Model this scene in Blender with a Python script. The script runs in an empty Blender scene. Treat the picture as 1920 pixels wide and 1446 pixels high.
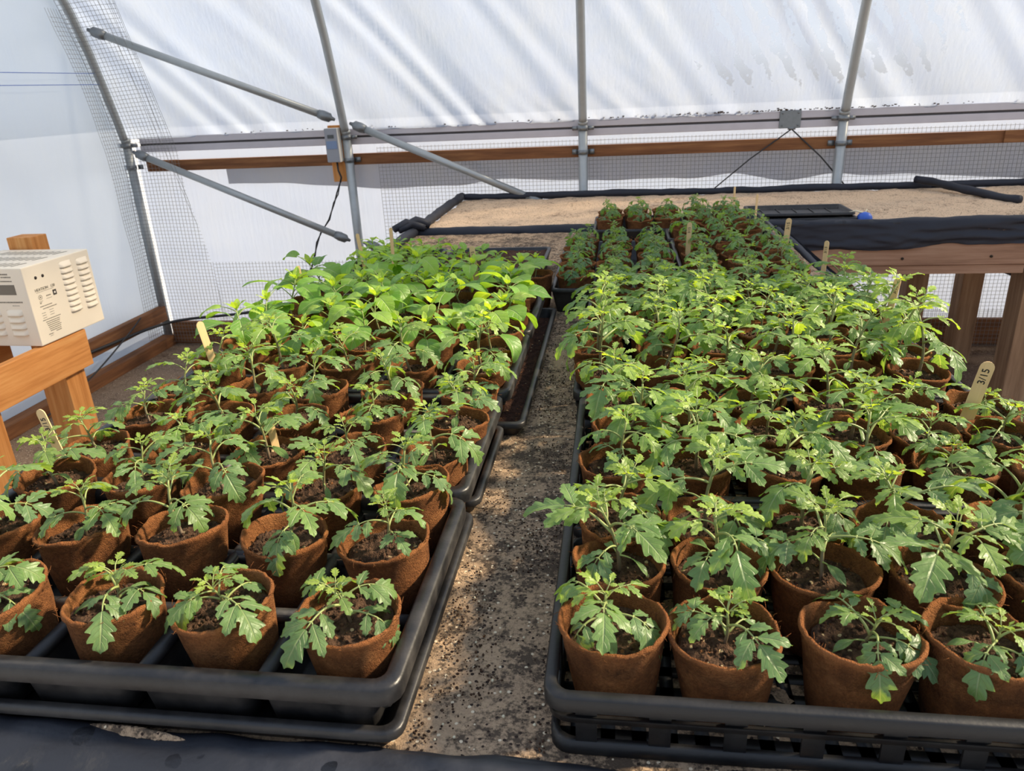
import bpy, bmesh, math, random
from mathutils import Vector, Matrix, noise

C = bpy.context.scene.collection
SC = bpy.context.scene
PI = math.pi

# ------------------------------------------------------------------ camera
def unit(v): return Vector(v).normalized()
FPX, CX, CY, CAMZ = 1400.0, 960.0, 723.0, 1.38
_down = unit(((1125-CX)/FPX, (4270-CY)/FPX, 1))
_zw = -_down
_yw = unit(((1160-CX)/FPX, (160-CY)/FPX, 1)); _yw = (_yw - _yw.dot(_zw)*_zw).normalized()
_xw = _yw.cross(_zw)
Rcv = Matrix((_xw, _yw, _zw))                 # world = Rcv @ camera(x right, y down, z forward)
right, down, fwd = Rcv.col[0], Rcv.col[1], Rcv.col[2]
cam_data = bpy.data.cameras.new('camera'); cam = bpy.data.objects.new('camera', cam_data); C.objects.link(cam)
up, back = -down, -fwd
cam.matrix_world = Matrix(((right.x, up.x, back.x, 0), (right.y, up.y, back.y, 0), (right.z, up.z, back.z, CAMZ), (0, 0, 0, 1)))
cam_data.sensor_width = 36; cam_data.lens = 36*FPX/1920; cam_data.clip_start = .02; cam_data.clip_end = 300
cam_data.dof.use_dof = True; cam_data.dof.focus_distance = 1.15; cam_data.dof.aperture_fstop = 13
SC.camera = cam

# ------------------------------------------------------------------ light
w = bpy.data.worlds.new('sky'); SC.world = w; w.use_nodes = True
nt_ = w.node_tree; nt_.nodes.clear()
wo = nt_.nodes.new('ShaderNodeOutputWorld'); wb = nt_.nodes.new('ShaderNodeBackground')
tc = nt_.nodes.new('ShaderNodeTexCoord'); sx = nt_.nodes.new('ShaderNodeSeparateXYZ'); rp = nt_.nodes.new('ShaderNodeValToRGB')
nt_.links.new(tc.outputs['Generated'], sx.inputs[0]); mr = nt_.nodes.new('ShaderNodeMapRange'); mr.inputs[1].default_value = -1; nt_.links.new(sx.outputs['Z'], mr.inputs[0]); nt_.links.new(mr.outputs[0], rp.inputs[0])
rp.color_ramp.elements[0].position = .49; rp.color_ramp.elements[0].color = (.40, .37, .33, 1)
he = rp.color_ramp.elements.new(.52); he.color = (.80, .87, .98, 1)
rp.color_ramp.elements[2].position = .85; rp.color_ramp.elements[2].color = (.60, .74, 1.0, 1)
nt_.links.new(rp.outputs[0], wb.inputs[0]); wb.inputs[1].default_value = .66
nt_.links.new(wb.outputs[0], wo.inputs[0])
sun_d = bpy.data.lights.new('sun', 'SUN'); sun = bpy.data.objects.new('sun', sun_d); C.objects.link(sun)
sun_d.energy = 6.4; sun_d.angle = math.radians(5); sun_d.color = (1.0, .83, .60)
_el, _az = math.radians(35), math.radians(18)
_sd = Vector((math.cos(_el)*math.cos(_az), math.cos(_el)*math.sin(_az), math.sin(_el)))
sun.rotation_euler = _sd.to_track_quat('Z', 'Y').to_euler(); sun.location = _sd*8
SC.view_settings.view_transform = 'Standard'; SC.view_settings.look = 'None'
SC.view_settings.exposure = 0.5; SC.view_settings.gamma = 1.0; SC.view_settings.use_curve_mapping = False

# ------------------------------------------------------------------ helpers
def lin(r, g, b):
    f = lambda c: (c/255/12.92) if c/255 <= .04045 else ((c/255+.055)/1.055)**2.4
    return (f(r), f(g), f(b), 1)

class MB:
    def __init__(s): s.v = []; s.f = []; s.uv = {}; s.col = {}
    def add(s, p, col=None):
        s.v.append((p[0], p[1], p[2]))
        if col: s.col[len(s.v)-1] = col
        return len(s.v)-1
    def box(s, x0, x1, y0, y1, z0, z1):
        b = len(s.v)
        for z in (z0, z1):
            for x, y in ((x0, y0), (x1, y0), (x1, y1), (x0, y1)): s.v.append((x, y, z))
        for q in ((3, 2, 1, 0), (4, 5, 6, 7), (0, 1, 5, 4), (1, 2, 6, 5), (2, 3, 7, 6), (3, 0, 4, 7)): s.f.append([b+i for i in q])
        return s
    def tube(s, pts, r, n=8, cols=None, cap=True):
        pts = [Vector(p) for p in pts]; m = len(pts)
        rr = r if isinstance(r, (list, tuple)) else [r]*m
        b = len(s.v); ref = None
        for i, p in enumerate(pts):
            t = (pts[min(i+1, m-1)] - pts[max(i-1, 0)])
            t = t.normalized() if t.length > 1e-9 else Vector((0, 0, 1))
            if ref is None: ref = t.orthogonal().normalized()
            ref = (ref - ref.dot(t)*t); ref = ref.normalized() if ref.length > 1e-6 else t.orthogonal().normalized()
            bi = t.cross(ref)
            for k in range(n):
                a = 2*PI*k/n
                q = p + (ref*math.cos(a) + bi*math.sin(a))*rr[i]
                s.add(q, cols[i] if cols else None)
        for i in range(m-1):
            for k in range(n):
                k2 = (k+1) % n
                s.f.append([b+i*n+k, b+i*n+k2, b+(i+1)*n+k2, b+(i+1)*n+k])
        if cap:
            s.f.append([b+k for k in range(n)][::-1]); s.f.append([b+(m-1)*n+k for k in range(n)])
        return s
    def loft(s, loops, cap0=False, cap1=False):
        b = len(s.v); n = len(loops[0])
        for L in loops:
            for p in L: s.v.append(tuple(p))
        for i in range(len(loops)-1):
            for k in range(n):
                k2 = (k+1) % n
                s.f.append([b+i*n+k, b+i*n+k2, b+(i+1)*n+k2, b+(i+1)*n+k])
        if cap0: s.f.append([b+k for k in range(n)][::-1])
        if cap1: s.f.append([b+(len(loops)-1)*n+k for k in range(n)])
        return s
    def grid(s, fn, nu, nv):
        b = len(s.v)
        for i in range(nu+1):
            for j in range(nv+1): s.v.append(tuple(fn(i/nu, j/nv)))
        for i in range(nu):
            for j in range(nv):
                a = b+i*(nv+1)+j
                s.f.append([a, a+nv+1, a+nv+2, a+1])
        return s
    def mesh(s, name, smooth=True):
        me = bpy.data.meshes.new(name); me.from_pydata(s.v, [], s.f)
        if s.uv:
            L = me.uv_layers.new(name='UVMap'); buf = [0.0]*(2*len(me.loops))
            for i, lp in enumerate(me.loops):
                u = s.uv.get(lp.vertex_index, (0, 0)); buf[2*i] = u[0]; buf[2*i+1] = u[1]
            L.data.foreach_set('uv', buf)
        if s.col:
            a = me.color_attributes.new('tint', 'FLOAT_COLOR', 'POINT'); buf = []
            for i in range(len(s.v)):
                c = s.col.get(i, (0, 0, 0)); buf += [c[0], c[1], c[2], 1]
            a.data.foreach_set('color', buf)
        if smooth: me.polygons.foreach_set('use_smooth', [True]*len(me.polygons))
        me.update(); return me
    def build(s, name, mat, parent=None, smooth=True, bevel=0, loc=None):
        me = s.mesh(name, smooth)
        bm = bmesh.new(); bm.from_mesh(me)
        bmesh.ops.recalc_face_normals(bm, faces=bm.faces)
        if bevel:
            bmesh.ops.bevel(bm, geom=list(bm.edges), offset=bevel, segments=2, affect='EDGES', profile=.6)
        bm.to_mesh(me); bm.free()
        if bevel or not smooth:
            me.polygons.foreach_set('use_smooth', [False]*len(me.polygons))
        return link(name, me, mat, parent, loc)

def link(name, me, mat, parent=None, loc=None):
    if mat and not me.materials: me.materials.append(mat)
    o = bpy.data.objects.new(name, me); C.objects.link(o)
    if parent: o.parent = parent
    if loc: o.location = loc
    return o
def tag(o, label=None, cat=None, group=None, kind=None):
    if label: o['label'] = label
    if cat: o['category'] = cat
    if group: o['group'] = group
    if kind: o['kind'] = kind
    return o
def empty(name, loc, label, cat, group=None, rz=0):
    o = bpy.data.objects.new(name, None); C.objects.link(o); o.location = loc; o.rotation_euler = (0, 0, rz)
    o.empty_display_size = .02
    return tag(o, label, cat, group)
def rrect(cx, cy, hx, hy, r, z, n=4):
    out = []
    for sxn, syn, a0 in ((1, 1, 0), (-1, 1, 90), (-1, -1, 180), (1, -1, 270)):
        for k in range(n+1):
            a = math.radians(a0+90*k/n)
            out.append((cx+sxn*(hx-r)+r*math.cos(a), cy+syn*(hy-r)+r*math.sin(a), z))
    return out
def text_mesh(txt, size, depth=.0003):
    cu = bpy.data.curves.new('t', 'FONT'); cu.body = txt; cu.size = size; cu.extrude = depth
    cu.align_x = 'CENTER'; cu.align_y = 'CENTER'
    o = bpy.data.objects.new('t', cu); C.objects.link(o)
    dg = bpy.context.evaluated_depsgraph_get(); dg.update()
    me = bpy.data.meshes.new_from_object(o.evaluated_get(dg))
    bpy.data.objects.remove(o); bpy.data.curves.remove(cu)
    return me

# ------------------------------------------------------------------ materials
class NT:
    def __init__(s, name):
        s.m = bpy.data.materials.new(name); s.m.use_nodes = True; s.t = s.m.node_tree; s.t.nodes.clear()
        s.out = s.n('ShaderNodeOutputMaterial')
    def n(s, typ, **kw):
        nd = s.t.nodes.new(typ)
        for k, v in kw.items():
            if k.startswith('_'): setattr(nd, k[1:], v)
            else: nd.inputs[k.replace('__', ' ')].default_value = v
        return nd
    def l(s, a, b): s.t.links.new(a, b)
    def mixc(s, fac, a, b, mode='MIX'):
        nd = s.t.nodes.new('ShaderNodeMix'); nd.data_type = 'RGBA'; nd.blend_type = mode
        for sock, val in ((nd.inputs['Factor'], fac), (nd.inputs['A'], a), (nd.inputs['B'], b)):
            pass
        ins = [nd.inputs[0], nd.inputs[6], nd.inputs[7]]
        for sk, val in zip(ins, (fac, a, b)):
            if hasattr(val, 'is_output'): s.l(val, sk)
            else: sk.default_value = val
        return nd.outputs[2]
    def math(s, op, a, b=None, c=None, clamp=False):
        nd = s.t.nodes.new('ShaderNodeMath'); nd.operation = op; nd.use_clamp = clamp
        for i, val in enumerate((a, b, c)):
            if val is None: continue
            if hasattr(val, 'is_output'): s.l(val, nd.inputs[i])
            else: nd.inputs[i].default_value = val
        return nd.outputs[0]
    def ramp(s, fac, stops):
        nd = s.t.nodes.new('ShaderNodeValToRGB'); cr = nd.color_ramp
        while len(cr.elements) < len(stops): cr.elements.new(.5)
        for e, (p, c) in zip(cr.elements, stops):
            e.position = p; e.color = c if len(c) == 4 else (*c, 1)
        s.l(fac, nd.inputs[0]); return nd.outputs[0]
    def coord(s, scale=(1, 1, 1), out='Object'):
        t = s.n('ShaderNodeTexCoord'); m = s.n('ShaderNodeMapping'); m.inputs['Scale'].default_value = scale
        s.l(t.outputs[out], m.inputs[0]); return m.outputs[0]
    def noise(s, vec, scale, detail=4, rough=.55):
        nd = s.n('ShaderNodeTexNoise'); nd.inputs['Scale'].default_value = scale; nd.inputs['Detail'].default_value = detail
        nd.inputs['Roughness'].default_value = rough; s.l(vec, nd.inputs['Vector']); return nd.outputs['Fac']
    def bump(s, h, strength=.3, dist=.01):
        nd = s.n('ShaderNodeBump'); nd.inputs['Strength'].default_value = strength; nd.inputs['Distance'].default_value = dist
        s.l(h, nd.inputs['Height']); return nd.outputs[0]
    def bsdf(s, color, rough=.5, metal=0, spec=.5, normal=None, **kw):
        p = s.n('ShaderNodeBsdfPrincipled')
        for k, v in (('Base Color', color), ('Roughness', rough), ('Metallic', metal), ('Specular IOR Level', spec)):
            if hasattr(v, 'is_output'): s.l(v, p.inputs[k])
            else: p.inputs[k].default_value = v
        if normal is not None: s.l(normal, p.inputs['Normal'])
        for k, v in kw.items(): p.inputs[k.replace('__', ' ')].default_value = v
        return p.outputs[0]
    def done(s, sh): s.l(sh, s.out.inputs[0]); return s.m

BLK, WHT = (0, 0, 0, 1), (1, 1, 1, 1)
def m_plain(name, col, rough=.5, metal=0, spec=.5, nscale=0, namt=.15, bump=0):
    t = NT(name)
    if nscale:
        v = t.coord(); nz = t.noise(v, nscale)
        c = t.mixc(nz, tuple(x*(1-namt) for x in col[:3])+(1,), tuple(min(1, x*(1+namt)) for x in col[:3])+(1,))
        nb = t.bump(nz, bump, .004) if bump else None
        return t.done(t.bsdf(c, rough, metal, spec, nb))
    return t.done(t.bsdf(col, rough, metal, spec))

def m_leaf(name, c_old, c_mid, c_young):
    t = NT(name)
    at = t.n('ShaderNodeVertexColor', _layer_name='tint'); sp = t.n('ShaderNodeSeparateColor'); t.l(at.outputs[0], sp.inputs[0])
    base = t.ramp(sp.outputs[0], [(0, c_old), (.5, c_mid), (1, c_young)])
    uv = t.n('ShaderNodeUVMap'); su = t.n('ShaderNodeSeparateXYZ'); t.l(uv.outputs[0], su.inputs[0])
    s_ = t.math('ABSOLUTE', t.math('MULTIPLY', t.math('SUBTRACT', su.outputs[0], .5), 2))
    mid = t.math('SUBTRACT', 1, t.math('DIVIDE', s_, .10), clamp=True)
    ph = t.math('SUBTRACT', t.math('MULTIPLY', su.outputs[1], 6.5), t.math('MULTIPLY', s_, 1.3))
    fr = t.math('ABSOLUTE', t.math('SUBTRACT', t.math('FRACT', ph), .5))
    sv = t.math('SUBTRACT', 1, t.math('DIVIDE', fr, .10), clamp=True)
    vein = t.math('MAXIMUM', mid, t.math('MULTIPLY', sv, .55))
    c1 = t.mixc(t.math('MULTIPLY', vein, .62), base, lin(198, 216, 160))
    nz = t.noise(t.coord(), 90, 3)
    c2 = t.mixc(t.math('MULTIPLY', nz, .35), c1, t.mixc(1.0, c1, (.6, .62, .6, 1), 'MULTIPLY'))
    oi = t.n('ShaderNodeObjectInfo')
    c3 = t.mixc(1.0, c2, oi.outputs['Color'], 'MULTIPLY')
    nb = t.bump(t.math('ADD', t.math('MULTIPLY', vein, -.7), t.math('MULTIPLY', nz, .5)), .6, .003)
    p = t.bsdf(c3, .42, 0, .55, nb)
    tr = t.n('ShaderNodeBsdfTranslucent'); t.l(t.mixc(1.0, c3, (1.65, 1.45, .42, 1), 'MULTIPLY'), tr.inputs[0])
    mx = t.n('ShaderNodeMixShader'); mx.inputs[0].default_value = .46
    t.l(p, mx.inputs[1]); t.l(tr.outputs[0], mx.inputs[2])
    return t.done(mx.outputs[0])
M = {}
M['leaf'] = m_leaf('tomato_leaf', lin(106, 140, 98), lin(126, 160, 86), lin(176, 200, 76))
M['pleaf'] = m_leaf('pepper_leaf', lin(104, 148, 84), lin(128, 174, 78), lin(176, 204, 80))
def m_stem():
    t = NT('stem'); at = t.n('ShaderNodeVertexColor', _layer_name='tint'); sp = t.n('ShaderNodeSeparateColor'); t.l(at.outputs[0], sp.inputs[0])
    return t.done(t.bsdf(t.ramp(sp.outputs[0], [(0, lin(104, 84, 76)), (.45, lin(122, 120, 80)), (1, lin(150, 170, 96))]), .5))
M['stem'] = m_stem()
def m_pot():
    t = NT('peat_fibre'); v = t.coord(); oi = t.n('ShaderNodeObjectInfo')
    va = t.n('ShaderNodeVectorMath', _operation='ADD'); t.l(v, va.inputs[0]); t.l(oi.outputs['Random'], va.inputs[1])
    v = va.outputs[0]
    n1 = t.noise(v, 34, 6, .68); n2 = t.noise(v, 300, 4, .7); n3 = t.noise(v, 900, 2)
    sp = t.n('ShaderNodeSeparateXYZ'); t.l(t.coord(), sp.inputs[0])
    c = t.ramp(n1, [(.28, lin(96, 62, 38)), (.5, lin(150, 98, 58)), (.72, lin(182, 126, 78))])
    c = t.mixc(t.math('MULTIPLY_ADD', n2, 1.6, -.45, clamp=True), c, lin(96, 60, 36))
    wet = t.math('MULTIPLY', t.math('MULTIPLY_ADD', sp.outputs[2], -22, 1.15, clamp=True), t.math('MULTIPLY_ADD', n1, 1.6, -.05), clamp=True)
    c = t.mixc(t.math('MULTIPLY', wet, .6), c, lin(72, 44, 26))
    n4 = t.noise(v, 44, 5, .7)
    c = t.mixc(t.math('MULTIPLY', t.math('MULTIPLY_ADD', n4, 9, -5.4, clamp=True), .7), c, lin(52, 38, 28))
    rimf = t.math('MULTIPLY_ADD', sp.outputs[2], 160, -14.6, clamp=True)
    c = t.mixc(t.math('MULTIPLY', rimf, t.math('MULTIPLY_ADD', n2, 1.5, -.3, clamp=True)), c, lin(176, 112, 66))
    nb = t.bump(t.math('ADD', n2, t.math('MULTIPLY', n3, .7)), .95, .006)
    return t.done(t.bsdf(c, .95, 0, .15, nb))
M['pot'] = m_pot()
def m_soil(name, dk, lt, scale=1):
    t = NT(name); v = t.coord(); n1 = t.noise(v, 90*scale, 5, .7); n2 = t.noise(v, 330*scale, 3)
    c = t.ramp(n1, [(.3, dk), (.7, lt)])
    vo = t.n('ShaderNodeTexVoronoi'); vo.inputs['Scale'].default_value = 150*scale; t.l(v, vo.inputs['Vector'])
    sc = t.n('ShaderNodeSeparateColor'); t.l(vo.outputs['Color'], sc.inputs[0])
    perl = t.math('MULTIPLY', t.math('GREATER_THAN', sc.outputs[0], .955), t.math('LESS_THAN', vo.outputs['Distance'], .34))
    c = t.mixc(perl, c, lin(190, 168, 130))
    fl = t.math('MULTIPLY', t.math('GREATER_THAN', sc.outputs[1], .9), t.math('LESS_THAN', vo.outputs['Distance'], .3))
    c = t.mixc(fl, c, lin(128, 84, 52))
    return t.done(t.bsdf(c, .95, 0, .2, t.bump(t.math('ADD', n1, n2), .9, .006)))
M['soil'] = m_soil('potting_soil', lin(40, 29, 23), lin(104, 78, 60))
M['seedsoil'] = m_soil('seed_soil', lin(48, 32, 26), lin(98, 68, 54))
def m_plastic(name, col, rough=.38, dust=.35):
    t = NT(name); v = t.coord(); n1 = t.noise(v, 18, 5, .65); n2 = t.noise(v, 220, 3)
    c = t.mixc(t.math('MULTIPLY', t.math('MULTIPLY_ADD', n1, 3, -1.2, clamp=True), dust), col, lin(92, 88, 84))
    r = t.math('MULTIPLY_ADD', n1, .3, rough-.12)
    return t.done(t.bsdf(c, r, 0, .5, t.bump(n2, .12, .002)))
M['tray'] = m_plastic('black_tray_plastic', lin(20, 20, 22), .40, .30)
M['cell'] = m_plastic('black_cell_plastic', lin(24, 24, 26), .45, .4)
M['web'] = m_plastic('black_web_plastic', lin(8, 9, 12), .46, .10)
def m_liner(name='black_liner'):
    t = NT(name); v = t.coord(); n1 = t.noise(v, 9, 5, .6); n2 = t.noise(v, 40, 4)
    c = t.mixc(t.math('MULTIPLY', t.math('MULTIPLY_ADD', n1, 4, -2, clamp=True), .3), lin(28, 31, 39), lin(84, 86, 94))
    vo = t.n('ShaderNodeTexVoronoi'); vo.inputs['Scale'].default_value = 24; t.l(v, vo.inputs['Vector'])
    wet = t.math('LESS_THAN', t.math('ADD', vo.outputs['Distance'], t.math('MULTIPLY', n2, .3)), .42)
    c = t.mixc(wet, c, lin(20, 21, 26))
    r = t.math('MULTIPLY_ADD', wet, -.15, .5)
    return t.done(t.bsdf(c, r, 0, .5, t.bump(n2, .25, .006)))
M['liner'] = m_liner()
def m_fabric():
    t = NT('black_fabric'); v = t.coord(); n1 = t.noise(v, 6, 5, .6); n2 = t.noise(v, 300, 2)
    c = t.mixc(n1, lin(24, 27, 36), lin(44, 47, 58))
    return t.done(t.bsdf(c, .6, 0, .4, t.bump(n2, .2, .002)))
M['fabric'] = m_fabric()
def m_sand(name, light, mid, spill, amount):
    t = NT(name); v = t.coord(); n0 = t.noise(v, 420, 3, .7); n1 = t.noise(v, 7, 6, .72); n2 = t.noise(v, 60, 5, .7)
    c = t.mixc(n0, mid, light)
    c = t.mixc(t.math('MULTIPLY_ADD', n2, 2.2, -.9, clamp=True), c, light)
    d = t.math('ADD', t.math('MULTIPLY', n1, .55), t.math('ADD', t.math('MULTIPLY', n2, .55), t.math('MULTIPLY', t.noise(v, 190, 4, .75), .45)))
    sp = t.math('MULTIPLY_ADD', d, 9, -9*amount, clamp=True)
    c = t.mixc(t.math('MULTIPLY', sp, .85), c, spill)
    vo = t.n('ShaderNodeTexVoronoi'); vo.inputs['Scale'].default_value = 210; t.l(v, vo.inputs['Vector'])
    sc = t.n('ShaderNodeSeparateColor'); t.l(vo.outputs['Color'], sc.inputs[0])
    pe = t.math('MULTIPLY', t.math('GREATER_THAN', sc.outputs[0], .93), t.math('LESS_THAN', vo.outputs['Distance'], .4))
    c = t.mixc(pe, c, lin(226, 208, 178))
    pd = t.math('MULTIPLY', t.math('GREATER_THAN', sc.outputs[1], .86), t.math('LESS_THAN', vo.outputs['Distance'], .42))
    c = t.mixc(pd, c, lin(58, 46, 40))
    return t.done(t.bsdf(c, .95, 0, .2, t.bump(t.math('ADD', n0, n2), .55, .004)))
M['sand'] = m_sand('strip_sand', lin(206, 176, 142), lin(138, 114, 92), lin(48, 42, 39), .73)
M['sandfar'] = m_sand('bed_sand', lin(226, 198, 166), lin(182, 152, 124), lin(112, 92, 76), .80)
def m_wood(name, c1, c2, c3, axis=1, rough=.75):
    t = NT(name); s = [38, 38, 38]; s[axis] = 2.2
    v = t.coord(tuple(s)); n1 = t.noise(v, 1, 5, .65); n2 = t.noise(t.coord(), 4, 3)
    c = t.ramp(n1, [(.3, c1), (.52, c2), (.72, c3)])
    c = t.mixc(t.math('MULTIPLY', n2, .45), c, c1)
    vo = t.n('ShaderNodeTexVoronoi'); vo.inputs['Scale'].default_value = 3.2; t.l(t.coord(), vo.inputs['Vector'])
    kn = t.math('LESS_THAN', vo.outputs['Distance'], .06)
    c = t.mixc(t.math('MULTIPLY', kn, .7), c, lin(70, 42, 24))
    return t.done(t.bsdf(c, rough, 0, .25, t.bump(n1, .25, .003)))
OR = (lin(176, 112, 56), lin(214, 148, 84), lin(228, 172, 108))
M['wood_y'] = m_wood('pine_board_along', *OR, axis=1)
M['wood_z'] = m_wood('pine_post', *OR, axis=2)
BR = (lin(96, 62, 40), lin(138, 92, 58), lin(166, 118, 76))
M['rail_x'] = m_wood('brown_rail', *BR, axis=0)
M['base_y'] = m_wood('brown_baseboard', *BR, axis=1)
GW = (lin(132, 98, 76), lin(170, 132, 106), lin(190, 156, 128))
M['beam_x'] = m_wood('weathered_beam', *GW, axis=0)
M['leg_z'] = m_wood('weathered_post', lin(128, 98, 72), lin(164, 130, 98), lin(188, 156, 122), axis=2)
M['galv'] = m_plain('galvanized_pipe', lin(168, 172, 172), .42, .45, .5, 30, .12, .05)
M['galvd'] = m_plain('galvanized_fitting', lin(130, 134, 136), .45, .75, .5, 60, .15)
M['alu'] = m_plain('aluminium_channel', lin(196, 190, 194), .5, .1, .5, 12, .1)
M['groove'] = m_plain('dark_groove', lin(70, 66, 66), .7)
M['wire'] = m_plain('cloth_wire', lin(142, 140, 136), .5, .45)
M['heater'] = m_plain('cream_enamel', lin(238, 226, 204), .45, 0, .4)
M['print'] = m_plain('grey_print', lin(120, 112, 98), .7)
M['printd'] = m_plain('dark_print', lin(62, 54, 46), .7)
M['dark'] = m_plain('dark_hole', lin(48, 38, 26), .9)
M['cord'] = m_plain('dark_cord', lin(44, 42, 42), .6)
M['stick'] = m_wood('birch_stick', lin(206, 170, 118), lin(228, 198, 148), lin(238, 212, 166), axis=2)
M['ink'] = m_plain('black_ink', lin(24, 22, 22), .6)
M['grey'] = m_plain('grey_case', lin(150, 152, 158), .5)
M['panelblue'] = m_plain('blue_grey_panel', lin(118, 138, 170), .4)
M['ivory'] = m_plain('ivory_case', lin(236, 228, 214), .5)
M['lcd'] = m_plain('lcd', lin(60, 66, 70), .25)
M['blue'] = m_plain('blue_plastic', lin(52, 96, 190), .4)
M['straw'] = m_plain('fibre', lin(176, 112, 62), .9)
M['string'] = m_plain('pale_string', lin(220, 208, 176), .8)
M['floor'] = m_sand('dirt_floor', lin(150, 128, 106), lin(116, 96, 80), lin(84, 64, 50), .78)
M['ground'] = m_plain('outdoor_ground', lin(216, 216, 214), .9, 0, .2, 1.5, .15)

def m_film(name, tint, transp, transl, diff, gloss, dirt=.2, clear=False, rough=.22):
    t = NT(name); v = t.coord(); n1 = t.noise(v, 3.2, 6, .68); n2 = t.noise(t.coord((9, 9, 1.2)), 3, 5, .6)
    tr = t.n('ShaderNodeBsdfTransparent'); tl = t.n('ShaderNodeBsdfTranslucent'); df = t.n('ShaderNodeBsdfDiffuse'); gl = t.n('ShaderNodeBsdfGlossy')
    gl.inputs['Roughness'].default_value = rough
    dk = t.math('MULTIPLY', t.math('MULTIPLY_ADD', t.math('ADD', n1, t.math('MULTIPLY', n2, .6)), 2.6, -1.7, clamp=True), dirt)
    c = t.mixc(dk, tint, tuple(a*b for a, b in zip(tint, (1.25, 1.12, .85, 1))))
    for nd in (tl, df): t.l(c, nd.inputs[0])
    nb = t.bump(t.noise(t.coord((26, 26, 3)), 2, 4), .18, .01)
    for nd in (tl, df, gl): t.l(nb, nd.inputs['Normal'])
    gl.inputs['Color'].default_value = (1, 1, 1, 1)
    m1 = t.n('ShaderNodeMixShader'); m1.inputs[0].default_value = diff/(diff+transl); t.l(tl.outputs[0], m1.inputs[1]); t.l(df.outputs[0], m1.inputs[2])
    m2 = t.n('ShaderNodeMixShader'); m2.inputs[0].default_value = gloss; t.l(m1.outputs[0], m2.inputs[1]); t.l(gl.outputs[0], m2.inputs[2])
    m3 = t.n('ShaderNodeMixShader'); t.l(m2.outputs[0], m3.inputs[1]); t.l(tr.outputs[0], m3.inputs[2])
    if clear:
        # dried condensation: clear islands with crisp edges in the upper right of the sheet
        sp = t.n('ShaderNodeSeparateXYZ'); t.l(v, sp.inputs[0])
        fx = t.math('MULTIPLY', t.math('MULTIPLY_ADD', sp.outputs[0], 3, -.6, clamp=True), t.math('MULTIPLY_ADD', sp.outputs[0], -3, 5.6, clamp=True))
        fz = t.math('MULTIPLY', t.math('MULTIPLY_ADD', sp.outputs[2], 5, -6.1, clamp=True), fx)
        w1 = t.n('ShaderNodeTexWave'); w1.inputs['Scale'].default_value = 3.2; w1.inputs['Distortion'].default_value = 2.2; w1.inputs['Detail'].default_value = 3; w1.inputs['Detail Scale'].default_value = 3
        mp = t.n('ShaderNodeMapping'); mp.inputs['Rotation'].default_value = (0, math.radians(32), 0); t.l(v, mp.inputs[0]); t.l(mp.outputs[0], w1.inputs['Vector'])
        nn = t.noise(v, 5, 5, .7)
        val = t.math('ADD', t.math('MULTIPLY', w1.outputs['Fac'], .35), t.math('ADD', nn, t.math('MULTIPLY_ADD', fz, .5, -.5)))
        msk = t.math('MULTIPLY_ADD', val, 18, -18*.69, clamp=True)
        vo = t.n('ShaderNodeTexVoronoi'); vo.inputs['Scale'].default_value = 26; t.l(v, vo.inputs['Vector'])
        msk = t.math('MULTIPLY', msk, t.math('GREATER_THAN', vo.outputs['Distance'], .22))
        t.l(t.math('MULTIPLY_ADD', msk, .55, transp), m3.inputs[0])
    else:
        m3.inputs[0].default_value = transp
    return t.done(m3.outputs[0])
M['film'] = m_film('greenhouse_film', (.46, .53, .66, 1), .10, .62, .25, .10, .30, True)
M['endfilm'] = m_film('end_wall_film', (.66, .74, .82, 1), .12, .45, .45, .14, .10, False, .28)
M['curtain'] = m_film('roll_up_curtain', (.56, .62, .74, 1), .08, .55, .38, .06, .15)
M['flap'] = m_film('grey_flap', (.36, .36, .39, 1), .04, .4, .5, .05, .3)

# ------------------------------------------------------------------ shell of the greenhouse
PROFILE = [(4.54, -.13), (4.54, .5), (4.54, 1.12), (4.525, 1.2), (4.50, 1.30), (4.44, 1.5), (4.375, 1.7), (4.29, 1.9), (4.17, 2.1), (4.0, 2.3), (3.78, 2.5), (3.5, 2.68), (3.1, 2.85), (2.6, 3.0)]
def prof(s, off=0):
    n = len(PROFILE)-1; k = min(int(s*n), n-1); f = s*n-k
    y = PROFILE[k][0]*(1-f)+PROFILE[k+1][0]*f; z = PROFILE[k][1]*(1-f)+PROFILE[k+1][1]*f
    return y+off, z
def prof_z(z):
    for (y0, z0), (y1, z1) in zip(PROFILE, PROFILE[1:]):
        if z <= z1: return y0+(y1-y0)*(z-z0)/(z1-z0)
    return PROFILE[-1][0]
XL, XR = -3.06, 5.2
FLOOR = -.13
mb = MB(); mb.box(-3.3, 5.3, -1.2, 4.75, FLOOR-.05, FLOOR); tag(mb.build('floor', M['floor'], smooth=False), kind='structure')
mb = MB(); mb.box(-40, 40, -10, 60, FLOOR-.2, FLOOR-.06); tag(mb.build('ground', M['ground'], smooth=False), kind='structure')

def film_pt(u, v):
    x = XL+(XR-XL)*u; s0 = 3.0/13+v*(1-3.0/13)
    y, z = prof(s0, .035)
    a = (x+.95*z)
    nz = noise.noise(Vector((a*2.3, z*.5, 1.7)))
    fan = math.sin(a*21+5*nz+1.3*math.sin(z*2.1)) * (.35+.65*max(0, noise.noise(Vector((a*1.1, z*.7, 4.2)))+.35))
    fine = math.sin(a*53+9*noise.noise(Vector((x*1.5, z, 8)))) * max(0, noise.noise(Vector((x*1.3, z*1.2, 2))))
    bag = noise.noise(Vector((x*.9, z*.8, 6.6)))
    d = .013*fan+.005*fine+.022*bag
    return (x, y+d, z)
mb = MB(); mb.grid(film_pt, 420, 80)
tag(mb.build('wall_back', M['film']), 'translucent white greenhouse film curving up above the hip rail', None, None, 'structure')

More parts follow.
